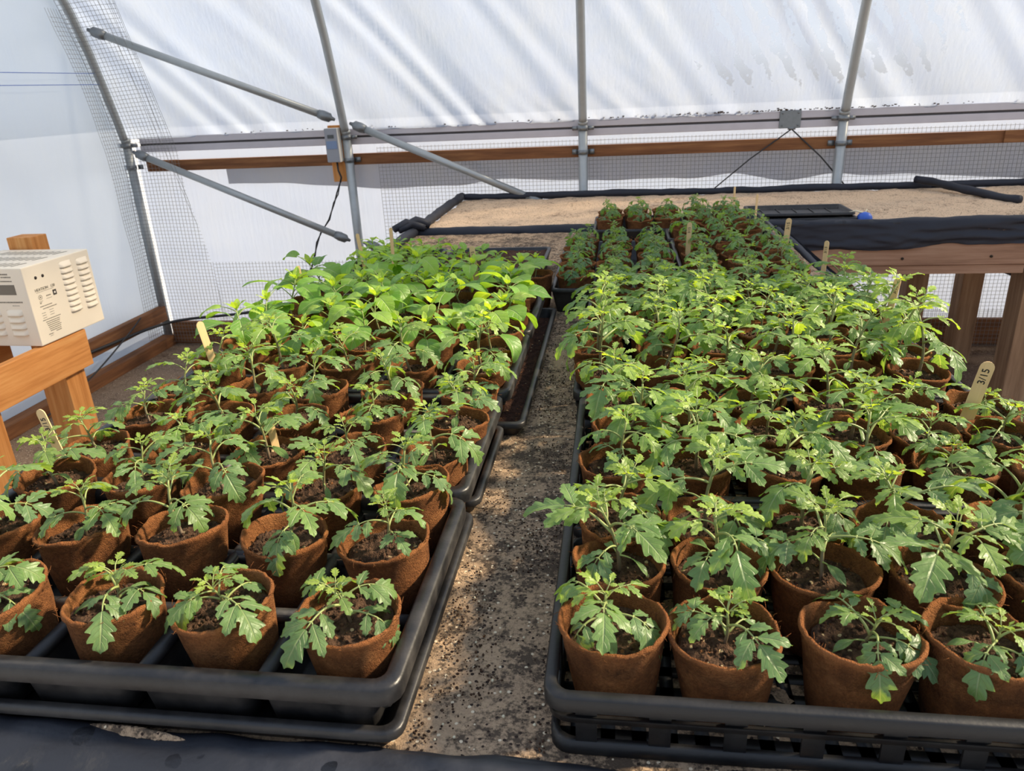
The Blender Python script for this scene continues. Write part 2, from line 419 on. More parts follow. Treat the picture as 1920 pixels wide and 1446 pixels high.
def end_pt(u, v):
    y = -1.2+(4.56+1.2)*u; z = FLOOR+3.1*v
    a = y+.35*z
    d = .014*noise.noise(Vector((a*1.2, z*.6, 3.3)))+.006*math.sin(a*9+4*noise.noise(Vector((y, z*.6, 1))))*max(0, noise.noise(Vector((a*1.5, .3*z, 9.1)))+.2)
    b2 = y*1.0+.42*z; cr = abs(math.sin(b2*5.2+2.2*noise.noise(Vector((y*.8, z*.8, 5)))))
    d += .016*(1-cr)**5*max(0, noise.noise(Vector((b2*1.7, z*.9, 2.5)))+.25)+.004*noise.noise(Vector((y*3, z*1.1, 7)))
    return (XL-.02+d, y, z)
mb = MB(); mb.grid(end_pt, 420, 90)
# trim against the hoop curve
keep = []
for f in mb.f:
    cyz = [sum(mb.v[i][k] for i in f)/4 for k in (1, 2)]
    if cyz[1] < 3.0 and cyz[0] < prof_z(cyz[1])+.03: keep.append(f)
mb.f = keep
tag(mb.build('wall_left', M['endfilm']), None, None, None, 'structure')

def cur_pt(u, v):
    x = XL+(XR-XL)*u; z = FLOOR+1.28*v
    d = .012*noise.noise(Vector((x*1.6, z*1.5, 2.2)))+.006*math.sin(z*26+5*noise.noise(Vector((x*.8, z, 4))))*max(0, .5-abs(z-.45))
    return (x, 4.64+d, z)
mb = MB(); mb.grid(cur_pt, 240, 40)
tag(mb.build('side_curtain', M['curtain']), 'white roll-up side curtain hanging below the grey hip rail', 'curtain')
def flap_pt(u, v):
    x = -2.45+(XR+2.45)*u
    hem = .86+.05*noise.noise(Vector((x*1.1, 0, 5)))+.025*noise.noise(Vector((x*3.7, 2, 5)))-.012*x
    z = hem+(1.005-hem)*v
    return (x, 4.605+.008*noise.noise(Vector((x*2, z*3, 7))), z)
mb = MB(); mb.grid(flap_pt, 240, 8)
tag(mb.build('grey_flap', M['flap']), 'grey film flap with wavy hem hanging under the brown rail', 'flap')

# hoops
HX = [(-3.03, 'galvanized hoop pipe at the left corner under the wire cloth'), (-1.605, 'galvanized hoop pipe beside the thermostat'),
      (-.2, 'straight-looking galvanized hoop pipe in the middle of the back wall'), (1.215, 'galvanized hoop pipe on the right, bending right at its top'), (2.62, 'galvanized hoop pipe beyond the right side')]
for x, lb in HX:
    h = empty('hoop_pipe', (x, 4.54, FLOOR), lb, 'pipe', 'greenhouse hoops')
    pts = [(0, y-4.54-.026, z-FLOOR) for y, z in (prof(i/60) for i in range(14, 61))]
    m1 = MB(); m1.tube(pts, .024, 12); m1.build('upper_pipe', M['galv'], h)
    m2 = MB(); m2.tube([(0, -.026, 0), (0, -.026, 1.333)], .0268, 12); m2.tube([(0, -.026, 1.316), (0, -.030, 1.336)], .0285, 12); m2.build('leg', M['galv'], h)
    m3 = MB(); zc = 1.035-FLOOR
    m3.tube([(0, -.026, zc-.012), (0, -.026, zc+.012)], .031, 12)
    for s in (-1, 1): m3.box(s*.03-(.034 if s < 0 else 0), s*.03+(.034 if s > 0 else 0), -.006, .0, zc-.014, zc+.014)
    m3.build('pipe_strap', M['galvd'], h)
    m4 = MB(); zc = 1.165-FLOOR
    m4.tube([(0, -.026, zc-.012), (0, -.026, zc+.012)], .031, 12)
    for s in (-1, 1): m4.tube([(s*.028, -.02, zc), (s*.06, -.01, zc)], .012, 8)
    m4.build('rail_clamp', M['galvd'], h)

# hip rail (aluminium channel) and brown wood rail
hr = empty('hip_rail', (0, 4.57, 1.165), 'long grey metal hip rail running along the back wall', 'rail')
mb = MB(); mb.box(-2.97, XR, -.012, .012, .006, .045); mb.box(-2.97, XR, -.012, .012, -.045, -.006); mb.build('channel', M['alu'], hr, False, .003)
mb = MB(); mb.box(-2.97, XR, -.006, .006, -.007, .007); mb.build('groove', M['groove'], hr, False)
mb = MB(); mb.box(.885, 1.0, -.02, -.012, -.045, .05); mb.build('splice_plate', M['galvd'], hr, False, .003)
for dx in (.9, .985):
    for dz in (-.03, .035):
        q = MB(); q.tube([(dx, -.024, dz), (dx, -.02, dz)], .005, 8); q.build('screw', M['galvd'], hr)
mb = MB(); mb.box(-2.95, XR, -.018, .018, -.032, .032)
wr = empty('wood_rail', (0, 4.57, 1.035), 'long brown wooden rail running along the back wall below the hip rail', 'rail')
mb.build('board', M['rail_x'], wr, False, .002)
mb = MB(); mb.box(2.06, 2.2, -.03, -.018, -.03, .034); mb.build('splice_block', M['rail_x'], wr, False, .002)
# debris caught on the hip rail's ledge
rnd = random.Random(5)
mb = MB()
for i in range(230):
    x = rnd.choice([rnd.uniform(-2.4, 3.2), rnd.gauss(.55, .3), rnd.gauss(1.0, .25)])
    p = Vector((x, 4.553+rnd.uniform(-.004, .006), 1.212+rnd.uniform(0, .012)*rnd.random())); r = rnd.uniform(.003, .007)
    mb.loft([[p+Vector((r*math.cos(a), r*.7*math.sin(a), zz)) for a in (0, 1.3, 2.5, 3.8, 5)] for zz in (0, r*.8)], True, True)
tag(mb.build('leaf_debris', M['soil']), 'dark crumbs of debris caught along the top of the hip rail', 'debris', None, 'stuff')

# braces
def brace(p0, p1, lb, r=.021):
    p0, p1 = Vector(p0), Vector(p1); d = (p1-p0).normalized()
    e = empty('brace_pipe', p0, lb, 'pipe', 'diagonal braces')
    q = p1-p0
    m = MB(); m.tube([d*.07, q-d*.07], r, 12); m.build('pipe', M['galv'], e)
    for a, s in ((Vector((0, 0, 0)), 1), (q, -1)):
        m = MB(); m.tube([a, a+d*s*.018, a+d*s*.03, a+d*s*.07, a+d*s*.10], [.008, .012, .026, .029, .024], 10); m.build('end_fitting', M['galvd'], e)
brace((-2.93, 4.24, 1.80), (-1.64, 4.45, 1.268), 'upper diagonal brace pipe from the left corner hoop down to the second hoop')
brace((-2.97, 4.47, 1.13), (-1.64, 4.46, .56), 'lower diagonal brace pipe from the left corner hoop down to the second hoop')
brace((-1.56, 4.47, 1.245), (-.42, 4.45, .755), 'diagonal brace pipe running right from the second hoop down behind the bench')
brace((-1.56, 4.47, .545), (-1.2, 4.46, .42), 'short low brace pipe right of the second hoop behind the plants')

# V-shaped tie cable
e = empty('tie_cable', (.955, 4.555, 1.115), 'dark V-shaped tie cable under the splice plate of the hip rail', 'cable')
for dx, nm in ((-.43, 'cable'), (.33, 'cable')):
    m = MB(); m.tube([(0, 0, 0), (dx*.5, -.02, -.15), (dx, -.02, -.33)], .004, 6); m.build('cable', M['cord'], e)
m = MB(); m.tube([(-.02, 0, .004), (.02, 0, .004)], .008, 8); m.build('hook', M['galvd'], e)

# hardware cloth
def cloth(name, x0, x1, s0, s1, pt, lb, step=.0225, edge=None, r=.0011):
    m = MB(); nx = int((x1-x0)/step)
    L = s1-s0; nz = int(L/step)
    def ribbon(pts, ax):
        pts = [Vector(p) for p in pts]; b = len(m.v)
        for p in pts:
            for k in range(3):
                a = 2*PI*k/3
                m.v.append(tuple(p+(Vector((math.cos(a)*r, math.sin(a)*r, 0)) if ax == 'z' else Vector((0, math.cos(a)*r, math.sin(a)*r)))))
        for i in range(len(pts)-1):
            for k in range(3): m.f.append([b+i*3+k, b+i*3+(k+1) % 3, b+(i+1)*3+(k+1) % 3, b+(i+1)*3+k])
    for i in range(nx+1):
        x = x0+i*step; n = max(2, int(L/.06))
        ps = [(x, s0+L*j/n) for j in range(n+1)]
        ps = [p for p in ps if edge is None or p[0] <= edge(p[1])]
        if len(ps) > 1: ribbon([pt(*p) for p in ps], 'z')
    for j in range(nz+1):
        s = s0+j*step; xe = x1 if edge is None else min(x1, edge(s)); n = max(2, int((xe-x0)/.07))
        ribbon([pt(x0+(xe-x0)*i/n, s) for i in range(n+1)], 'x')
    return tag(m.build(name, M['wire']), lb, 'wire mesh')
def wav(x, z, k): return .012*noise.noise(Vector((x*1.4, z*1.3, k)))
cloth('hardware_cloth', -1.45, 3.4, -.1, 1.10, lambda x, s: (x, 4.592+wav(x, s, 1), s), 'wire hardware cloth along the back wall behind the brown rail')
cloth('hardware_cloth', -3.05, -2.45, -.1, 2.55, lambda x, s: (x, prof_z(s)-.068+wav(x, s, 3)*1.6, s+.02*noise.noise(Vector((x*2, s, 1)))), 'tall wire hardware cloth strip bent around the left corner hoop',
      edge=lambda s: -2.62+.10*math.sin(s*1.6+2.2)+.03*noise.noise(Vector((s*3, 1, 1))))
cloth('hardware_cloth', -2.6, -1.3, -.1, .43, lambda x, s: (x, 4.50+wav(x, s, 5), s), 'low wire hardware cloth strip near the floor behind the left plants')
cloth('hardware_cloth', 1.5, 3.2, -.1, .12, lambda x, s: (x, 4.40+wav(x, s, 6), s), 'low wire hardware cloth strip behind the far bench posts')
# strip returning along the end wall beside the corner hoop
m = MB()
def endcloth(y, s): return (-3.045+.02*noise.noise(Vector((y*3, s*2, 4))), min(prof_z(s), 4.54)-.03-y, s)
for i in range(9):
    y = i*.0225; ps = [endcloth(y+.02*noise.noise(Vector((j*.2, 1, 2))), -.1+2.0*j/34) for j in range(35)]
    m.tube(ps, .0011, 3, cap=False)
for j in range(int(2.0/.0225)):
    s = -.1+j*.0225; m.tube([endcloth(i*.06, s) for i in range(4)], .0011, 3, cap=False)
tag(m.build('hardware_cloth', M['wire']), 'narrow wire hardware cloth edge along the left end wall beside the corner hoop', 'wire mesh')

# baseboards
mb = MB(); mb.box(-3.0, 3.6, 4.52, 4.56, FLOOR, .02); tag(mb.build('baseboard_back', M['rail_x'], smooth=False, bevel=.003), kind='structure')
mb = MB(); mb.box(-3.05, -3.0, 1.2, 4.5, .045, .14); tag(mb.build('trim_1', M['base_y'], smooth=False, bevel=.003), kind='structure')
mb = MB(); mb.box(-3.06, -2.98, .5, 4.5, FLOOR, -.06); tag(mb.build('baseboard_left', M['base_y'], smooth=False, bevel=.003), kind='structure')
# low cords and blue seam lines on the end wall
def cordline(name, pts, r, lb, cat, mat='cord'):
    m = MB(); P = [Vector(p) for p in pts]; out = []
    n = len(P)
    for i in range(n-1):
        p0, p1, p2, p3 = P[max(i-1, 0)], P[i], P[i+1], P[min(i+2, n-1)]
        for k in range(8):
            t = k/8
            out.append(.5*((2*p1)+(p2-p0)*t+(2*p0-5*p1+4*p2-p3)*t*t+(3*p1-p0-3*p2+p3)*t**3))
    out.append(P[-1]); m.tube(out, r, 6); return tag(m.build(name, M[mat]), lb, cat)
cordline('cable', [(-3.0, 3.3, .10), (-2.98, 3.9, .08), (-2.9, 4.4, .06), (-2.4, 4.47, .10), (-1.9, 4.47, .20), (-1.6, 4.47, .26)], .009, 'thick black cable looping along the foot of the left wall and back wall', 'cable')
cordline('cord', [(-2.96, 3.2, -.11), (-2.94, 3.6, -.02), (-2.95, 4.0, .10), (-2.95, 4.15, .16)], .005, 'thin dark cord looping up the foot of the left end wall', 'cord')
for z in (1.58, 1.52):
    m = MB(); m.tube([(-3.03, 1.5, z), (-3.035, 3.0, z-.01), (-3.035, 4.40, z)], .0022, 4)
    tag(m.build('blue_thread', M['blue']), 'upper blue seam thread across the left end wall' if z > 1.55 else 'lower blue seam thread across the left end wall', 'thread', 'blue threads')

# ------------------------------------------------------------------ heater on its wooden stand
hs = empty('heater_stand', (-2.15, 2.35, FLOOR), 'orange pine post stand under the cream heater', 'stand')
def hb(nm, x0, x1, y0, y1, z0, z1, mat):
    m = MB(); m.box(x0+2.15, x1+2.15, y0-2.35, y1-2.35, z0-FLOOR, z1-FLOOR); return m.build(nm, M[mat], hs, False, .003)
hb('crossboard', -2.135, -2.10, 1.75, 2.60, .425, .572, 'wood_y')
hb('post', -2.25, -2.138, 2.475, 2.585, FLOOR, .572, 'wood_z')
hb('post', -2.25, -2.138, 2.03, 2.14, FLOOR, .572, 'wood_z')
hb('post', -2.45, -2.34, 2.73, 2.82, FLOOR, .915, 'wood_z')
hb('crossboard', -2.49, -2.455, 1.75, 2.60, .425, .572, 'wood_y')
H0 = Vector((-2.1, 2.364, .577)); HW, HD, HH = .38, .35, .292
hz = empty('heater', (-2.1, 2.364, .577), 'cream metal heater box with louvers standing on the pine stand', 'heater', None, math.radians(-1.5))
m = MB(); m.box(-HW, 0, 0, HD, 0, HH); hcase = m.build('case', M['heater'], hz, False, .004)
def louver(face, a, z, L):
    m = MB(); loops = []
    for k in range(7):
        t = k/6; hgt = .0095*math.sin(min(1, t*1.0)*PI*.5+.0) if t < 1 else .0095
        loops.append((t, hgt))
    # hood: rises from the face at its top, open lip at the bottom, rounded ends
    for i in range(9):
        u = -1+2*i/8; w_ = math.sqrt(max(0, 1-abs(u)**6))
        row = []
        for k in range(6):
            t = k/5; dpt = .011*w_*math.sin(t*PI/2); zz = z+.011-.022*t
            row.append((dpt, a+u*L/2, zz) if face == 'x' else (a+u*L/2, -dpt, zz))
        row.append((0, a+u*L/2, z-.011) if face == 'x' else (a+u*L/2, 0, z-.011))
        b = len(m.v); m.v += row
        if i:
            for k in range(6): m.f.append([b+k, b+k+1, b-7+k+1, b-7+k])
    m.build('louver', M['heater'], hcase)
for c_, z0 in ((.212, .262), (.302, .262)):
    for k in range(9): louver('x', c_, z0-.0215*k-(.006 if c_ > .25 else 0), .062)
for c_ in (-.075, -.165):
    for k in range(4): louver('y', c_, .128-.025*k, .066)
for k, (yy) in enumerate((.06, .165, .27)):
    m = MB()
    for j in range(10):
        x = -.06-.028*j
        b = len(m.v)
        for (dx, dy) in ((0, -.03), (.007, -.03), (.007+.016, .03), (.016, .03)): m.v.append((x+dx-.01, yy+dy, HH+.0006))
        m.f.append([b, b+1, b+2, b+3])
    m.build('vent_slots', M['dark'], hcase, False)
for yy in (.055, .09):
    m = MB(); m.tube([(-.002, yy, .245), (.0015, yy, .245)], .006, 10); m.tube([(.0015, yy, .245), (.003, yy, .245)], .003, 8); m.build('screw', M['printd'], hz)
def on_x(me, y, z, nm, mat):
    o = link(nm, me, M[mat], hz, (.0008, y, z)); o.rotation_euler = (PI/2, 0, PI/2); return o
tag(on_x(text_mesh('HEATSON   120', .0145), .085, .200, 'printed_heading', 'print'))
on_x(text_mesh('A', .011), .052, .172, 'approval_mark', 'print')
m = MB()
for k in range(16):
    a0, a1 = 2*PI*k/16, 2*PI*(k+1)/16
    b = len(m.v)
    for r_, a in ((.009, a0), (.0075, a0), (.0075, a1), (.009, a1)): m.v.append((.0008, .052+r_*math.cos(a), .172+r_*math.sin(a)))
    m.f.append([b, b+1, b+2, b+3])
m.build('approval_ring', M['print'], hz, False)
m = MB(); m.box(.0002, .0008, .117, .135, .164, .184); m.build('emblem', M['printd'], hz, False)
m = MB(); m.tube([(.0007, .126, .174), (.0014, .126, .174)], .0042, 12); m.build('emblem_dot', M['ivory'], hz, False)
rnd = random.Random(3)
m = MB()
def dashes(y0, y1, z, h, face='x'):
    y = y0
    while y < y1:
        L = rnd.uniform(.002, .006)
        if face == 'x': m.box(.0002, .0006, y, min(y+L, y1), z, z+h)
        else: m.box(y, min(y+L, y1), -.0006, -.0002, z, z+h)
        y += L+rnd.uniform(.0012, .002)
dashes(.04, .125, .1905, .0012); dashes(.082, .104, .169, .004); dashes(.08, .107, .160, .0014)
for k in range(3): dashes(.043, .06-.004*k, .157-.004*k, .0014)
dashes(.04, .10, .137, .003); dashes(.045, .05, .150, .002); dashes(.05, .12, .127, .003)
for k in range(3): dashes(.04, .058, .113-.009*k, .0018); dashes(.078, .098, .117-.009*k, .0018)
dashes(.035, .125, .086, .0028)
for k in range(6): dashes(.048+.002*k, .118-.003*(k % 3), .077-.0072*k, .003)
dashes(.045, .068, .03, .003); dashes(.085, .112, .034, .003); dashes(.05, .066, .024, .0016)
m.build('printed_label', M['print'], hz, False)
m = MB(); m.box(-.155, -.045, -.0006, -.0002, .195, .232)
dashes(-.15, -.05, .243, .004, 'y'); dashes(-.13, -.03, .165, .005, 'y'); dashes(-.075, -.045, .154, .002, 'y'); dashes(-.09, -.06, .268, .005, 'y'); dashes(-.09, -.05, .258, .004, 'y')
m.build('front_label', M['print'], hz, False)

# ------------------------------------------------------------------ thermostat on its block
tb = empty('thermostat', (-1.665, 4.50, .91), 'grey and ivory thermostat box screwed to a small wooden board by the second hoop', 'thermostat')
m = MB(); m.box(-.05, .052, .01, .045, 0, .325); m.build('mounting_board', M['rail_x'] if False else M['wood_z'], tb, False, .003)
m = MB(); m.box(-.052, .03, -.045, .01, .118, .312); tcase = m.build('case', M['ivory'], tb, False, .006)
m = MB(); m.box(-.052, .024, -.049, -.044, .12, .31); m.build('face', M['grey'], tcase, False, .003)
m = MB(); m.box(-.045, .018, -.051, -.048, .195, .24); m.build('panel', M['panelblue'], tcase, False)
m = MB(); m.box(-.034, .004, -.052, -.048, .255, .275); m.build('display', M['lcd'], tcase, False)
m = MB(); m.tube([(-.005, -.02, .118), (.0, -.03, .07), (.01, -.02, .03), (.0, -.02, 0)], .006, 6)
m.tube([(.0, -.02, 0), (-.03, -.02, -.06), (-.05, -.03, -.12), (-.10, -.03, -.22), (-.16, -.03, -.30), (-.20, -.03, -.36), (-.22, -.03, -.44), (-.28, -.03, -.56), (-.31, -.02, -.64)], .0045, 6)
m.tube([(.002, -.03, 0), (-.02, -.03, -.07), (-.056, -.03, -.12), (-.094, -.03, -.22), (-.165, -.03, -.30), (-.195, -.03, -.37), (-.23, -.03, -.45), (-.27, -.03, -.57), (-.34, -.02, -.66)], .004, 6)
m.build('power_cord', M['cord'], tb)
# ------------------------------------------------------------------ benches
SAND = .79
def bed_top(nm, x0, x1, y0, y1, mat, lb, amp=.004, nu=90, nv=90, ridge=0, z=SAND):
    def fn(u, v):
        x = x0+(x1-x0)*u; y = y0+(y1-y0)*v
        h = amp*noise.noise(Vector((x*9, y*9, 1)))+amp*.6*noise.noise(Vector((x*31, y*31, 4)))
        if ridge: h += ridge*noise.noise(Vector((x*6, y*26, 3)))
        return (x, y, z+h)
    m = MB(); m.grid(fn, nu, nv); return tag(m.build(nm, M[mat]), lb, 'sand', None, 'stuff')
bed_top('sand_bed', -.9, .65, .515, 3.3, 'sand', 'tan sand with spilled dark soil covering the near bench', .0035, 160, 220)
bed_top('sand_bed', -.9, 3.4, 3.36, 4.43, 'sandfar', 'dry tan sand with combed ridges on the far benches', .006, 260, 110, .006)

def roll(m, pts, r, k=1):
    P = [Vector(p) for p in pts]; out = []; rr = []
    for a, b in zip(P, P[1:]):
        n = max(2, int((b-a).length/.03))
        for i in range(n):
            q = a+(b-a)*i/n
            out.append(q+Vector((.005*noise.noise(q*5), .005*noise.noise(q*5+Vector((3, 1, 1))), .006*noise.noise(q*6+Vector((0, 0, 7)))))); rr.append(r*(1+.25*noise.noise(q*14)))
    out.append(P[-1]); rr.append(r); m.tube(out, rr, 10)
nb = empty('potting_bench', (-.12, 1.9, FLOOR), 'near wooden bench lined with black plastic under the plant trays', 'bench')
OX, OY, OZ = -.12, 1.9, FLOOR
def front_liner(u, v):
    x = -.95+1.66*u
    ps = [(.520, SAND-.02), (.516, SAND+.008), (.506, SAND+.014), (.485, SAND+.012), (.46, SAND+.006), (.444, SAND-.006), (.438, SAND-.03), (.437, SAND-.12), (.44, SAND-.22)]
    f = v*(len(ps)-1); k = min(int(f), len(ps)-2); f -= k
    y = ps[k][0]*(1-f)+ps[k+1][0]*f; z = ps[k][1]*(1-f)+ps[k+1][1]*f
    d = .004*noise.noise(Vector((x*7, v*3, 2)))+.003*noise.noise(Vector((x*22, v*5, 6)))
    return (x-OX, y+d*.5-OY, z+d-OZ)
m = MB(); m.grid(front_liner, 160, 24); m.build('front_liner', M['liner'], nb)
m = MB(); roll(m, [(-.915-OX, .46-OY, SAND+.012-OZ), (-.915-OX, 3.32-OY, SAND+.012-OZ)], .022)
for k in range(1):
    m.grid(lambda u, v: (-.937-OX+.004*noise.noise(Vector((u*20, v*4, 1))), .46-OY+2.86*u, SAND+.01-OZ-.12*v), 90, 6)
m.build('left_liner', M['fabric'], nb)
m = MB(); roll(m, [(.672-OX, .46-OY, SAND-.006-OZ), (.672-OX, 3.3-OY, SAND-.006-OZ)], .014)
m.grid(lambda u, v: (.686-OX+.004*noise.noise(Vector((u*20, v*4, 2))), .46-OY+2.84*u, SAND+.01-OZ-.12*v), 90, 6)
m.build('right_liner', M['fabric'], nb)
for x0, x1, y0, y1 in ((-.93, .68, .445, .485), (-.93, -.89, .485, 3.3), (.64, .68, .485, 3.3), (-.89, .64, 3.26, 3.3)):
    m = MB(); m.box(x0-OX, x1-OX, y0-OY, y1-OY, .62-OZ, .775-OZ); m.build('side_board', M['beam_x'], nb, False)
m = MB(); m.box(-.89-OX, .64-OX, .485-OY, 3.26-OY, .74-OZ, .775-OZ); m.build('deck', M['beam_x'], nb, False)
for x in (-.84, .55):
    for y in (.6, 1.85, 3.1):
        m = MB(); m.box(x-.05-OX, x+.05-OX, y-.05-OY, y+.05-OY, 0, .74-OZ); m.build('leg', M['leg_z'], nb, False, .003)

def far_bench(nm, lb, x0, x1, legs):
    e = empty(nm, ((x0+x1)/2, 3.9, FLOOR), lb, 'bench'); ox, oy, oz = (x0+x1)/2, 3.9, FLOOR
    YF = 3.335
    def skirt(u, v):
        x = x0+(x1-x0)*u
        bot = .675+.03*(x-.5)/1.2+.012*noise.noise(Vector((x*4, 0, 3)))
        if v < .25:
            a = v/.25*PI/2; y = YF+.02-.025*math.sin(a); z = SAND+.0+.025*math.cos(a)
        else:
            t = (v-.25)/.75; y = YF-.005; z = SAND+.0+(bot-SAND)*t
        d = .014*noise.noise(Vector((x*2.4+v, v*2, 2)))+.010*noise.noise(Vector((x*7-v*3, v*5, 6)))+.005*noise.noise(Vector((x*19+v*6, v*9, 3)))
        return (x-ox, y+d*(.3+v)-oy, z+d*.5-oz)
    m = MB(); m.grid(skirt, 140, 20); m.build('fabric_skirt', M['fabric'], e)
    m = MB(); roll(m, [(x0-ox, YF+.015-oy, SAND+.006-oz), (x1-ox, YF+.015-oy, SAND+.006-oz)], .016); m.build('front_edge', M['liner'], e)
    m = MB(); roll(m, [(x0-ox, 4.45-oy, SAND+.014-oz), (x1-ox, 4.45-oy, SAND+.014-oz)], .02); m.build('back_edge', M['fabric'], e)
    m = MB(); m.box(x0+.01-ox, x1-ox, YF+.003-oy, YF+.045-oy, .615-oz, .77-oz); m.build('front_beam', M['beam_x'], e, False, .003)
    m = MB(); m.box(x0+.01-ox, x1-ox, YF+.01-oy, YF+.09-oy, .575-oz, .613-oz); m.build('lower_beam', M['beam_x'], e, False, .003)
    m = MB(); m.box(x0+.02-ox, x1-.01-ox, YF+.05-oy, 4.44-oy, .745-oz, .775-oz); m.build('deck', M['beam_x'], e, False)
    m = MB(); m.box(x0+.02-ox, x1-.01-ox, 4.41-oy, 4.45-oy, .62-oz, .745-oz); m.build('back_beam', M['beam_x'], e, False)
    for (lx, ly, s) in legs:
        m = MB(); m.box(lx-ox, lx+s-ox, ly-oy, ly+s-oy, 0, .58-oz if ly < 3.6 else .745-oz); m.build('leg', M['leg_z'], e, False, .003)
    return e, ox, oy, oz
e, ox, oy, oz = far_bench('sand_bench', 'far wooden bench with black skirt and sand running along the back wall', -.93, 1.69, [(-.88, 3.36, .1), (.3, 3.36, .1), (-.88, 4.28, .1), (.3, 4.28, .1), (1.545, 4.17, .105)])
m = MB(); roll(m, [(-.915-ox, 3.33-oy, SAND+.014-oz), (-.915-ox, 4.45-oy, SAND+.02-oz)], .024); m.build('left_edge', M['fabric'], e)
m = MB(); roll(m, [(1.60-ox, 4.43-oy, SAND+.05-oz), (1.66-ox, 4.36-oy, SAND+.045-oz), (1.74-ox, 4.15-oy, SAND+.025-oz), (1.80-ox, 3.98-oy, SAND+.018-oz), (1.86-ox, 3.84-oy, SAND+.016-oz)], .02); m.build('right_edge', M['fabric'], e)
m = MB()
for (x, y, z) in ((-.92, 3.31, .83), (-.90, 3.33, .84), (-.94, 3.30, .835)):
    roll(m, [(x-ox-.05, y-oy-.04, z-oz-.01), (x-ox, y-oy, z-oz+.015), (x-ox+.05, y-oy+.03, z-oz-.012)], .018)
m.build('corner_fold', M['fabric'], e)
for (x, z) in ((.80, .64), (1.20, .645), (1.55, .65)):
    m = MB(); m.tube([(x-ox, 3.334-oy, z-oz), (x-ox, 3.339-oy, z-oz)], .006, 8); m.build('bolt', M['dark'], e)
far_bench('sand_bench', 'second far bench continuing past the black roll on the right', 1.692, 3.5, [(1.665+.05, 3.36, .13), (1.82, 4.17, .105), (3.3, 3.36, .1), (3.3, 4.28, .1)])
cordline('hose', [(1.50, 4.1, .56), (1.75, 4.0, .50), (2.0, 3.7, .42), (2.2, 3.6, .40)], .011, 'black irrigation hose sagging under the far bench', 'hose')

# ------------------------------------------------------------------ pots, plants
rnd = random.Random(11)
POT_H, POT_R, POT_B = .095, .0525, .040
def pot_mesh(seed):
    r = random.Random(seed); m = MB(); n = 56; loops = []
    ell, ph = r.uniform(.01, .075), r.uniform(0, PI)
    def ring(rad, z, wob, dz):
        L = []
        for k in range(n):
            a = 2*PI*k/n; e_ = 1+ell*math.cos(2*(a-ph))*z/POT_H
            q = noise.noise(Vector((math.cos(a)*1.6+seed*7, math.sin(a)*1.6, z*30)))
            q2 = noise.noise(Vector((math.cos(a)*9+seed*3, math.sin(a)*9, 2)))
            L.append(((rad*e_+wob*q)*math.cos(a), (rad*e_+wob*q)*math.sin(a), z+dz*q+dz*.7*q2))
        return L
    T = .0032
    prof_ = [(POT_B-.004, 0, 0, 0), (POT_B, .003, .0008, 0), (POT_B+(POT_R-POT_B)*.3, POT_H*.3, .0012, 0), (POT_B+(POT_R-POT_B)*.65, POT_H*.65, .0016, 0),
             (POT_R-.0022, POT_H*.92, .0026, .0012), (POT_R+.0006, POT_H*.965, .0034, .003), (POT_R+.0004, POT_H*.995, .0038, .0052), (POT_R-T*.6, POT_H+.0012, .0036, .0055), (POT_R-T-.0008, POT_H-.002, .0034, .0045), (POT_R-T-.003, POT_H*.88, .0020, .001), (POT_R-T-.006, POT_H*.70, .001, 0)]
    m.loft([ring(*p) for p in prof_], True, False)
    for _ in range(34):   # loose fibres along the rim
        a = r.uniform(0, 2*PI); p = Vector((POT_R*math.cos(a), POT_R*math.sin(a), POT_H+r.uniform(-.004, .001)))
        d = Vector((math.cos(a)*r.uniform(-.5, 1), math.sin(a)*r.uniform(-.5, 1), r.uniform(-.4, 1))).normalized()*r.uniform(.004, .010)
        tg = Vector((-math.sin(a), math.cos(a), 0))*r.uniform(-.006, .006)
        m.tube([p, p+d*.6+tg*.4, p+d+tg], [.0004, .00032, .0002], 3)
    return m
def soil_mesh(seed):
    m = MB(); n, k = 44, 14; R = POT_R-.0085
    b = m.add((0, 0, POT_H*.82+.003*noise.noise(Vector((seed, 0, 0)))))
    for j in range(1, k+1):
        for i in range(n):
            a = 2*PI*i/n; rr = R*j/k; x, y = rr*math.cos(a), rr*math.sin(a)
            z = POT_H*.835+.0045*noise.noise(Vector((x*95+seed*5, y*95, 1)))+.0042*noise.noise(Vector((x*240, y*240+seed, 3)))
            m.add((x, y, z-(.002 if j == k else 0)))
    for i in range(n): m.f.append([b, b+1+i, b+1+(i+1) % n])
    for j in range(k-1):
        for i in range(n):
            a = b+1+j*n; m.f.append([a+i, a+n+i, a+n+(i+1) % n, a+(i+1) % n])
    r = random.Random(seed)
    for _ in range(60):   # crumbs
        a, q = r.uniform(0, 2*PI), R*.92*math.sqrt(r.random()); s = r.uniform(.001, .0028); p = Vector((q*math.cos(a), q*math.sin(a), POT_H*.835+r.uniform(0, .003)))
        m.loft([[p+Vector((s*f_*math.cos(t)*r.uniform(.7, 1.2), s*f_*math.sin(t)*r.uniform(.7, 1.2), z_*s)) for t in (0, 1.25, 2.5, 3.77, 5.0)] for f_, z_ in ((.8, -.6), (1, .2), (.5, .9))], False, True)
    return m

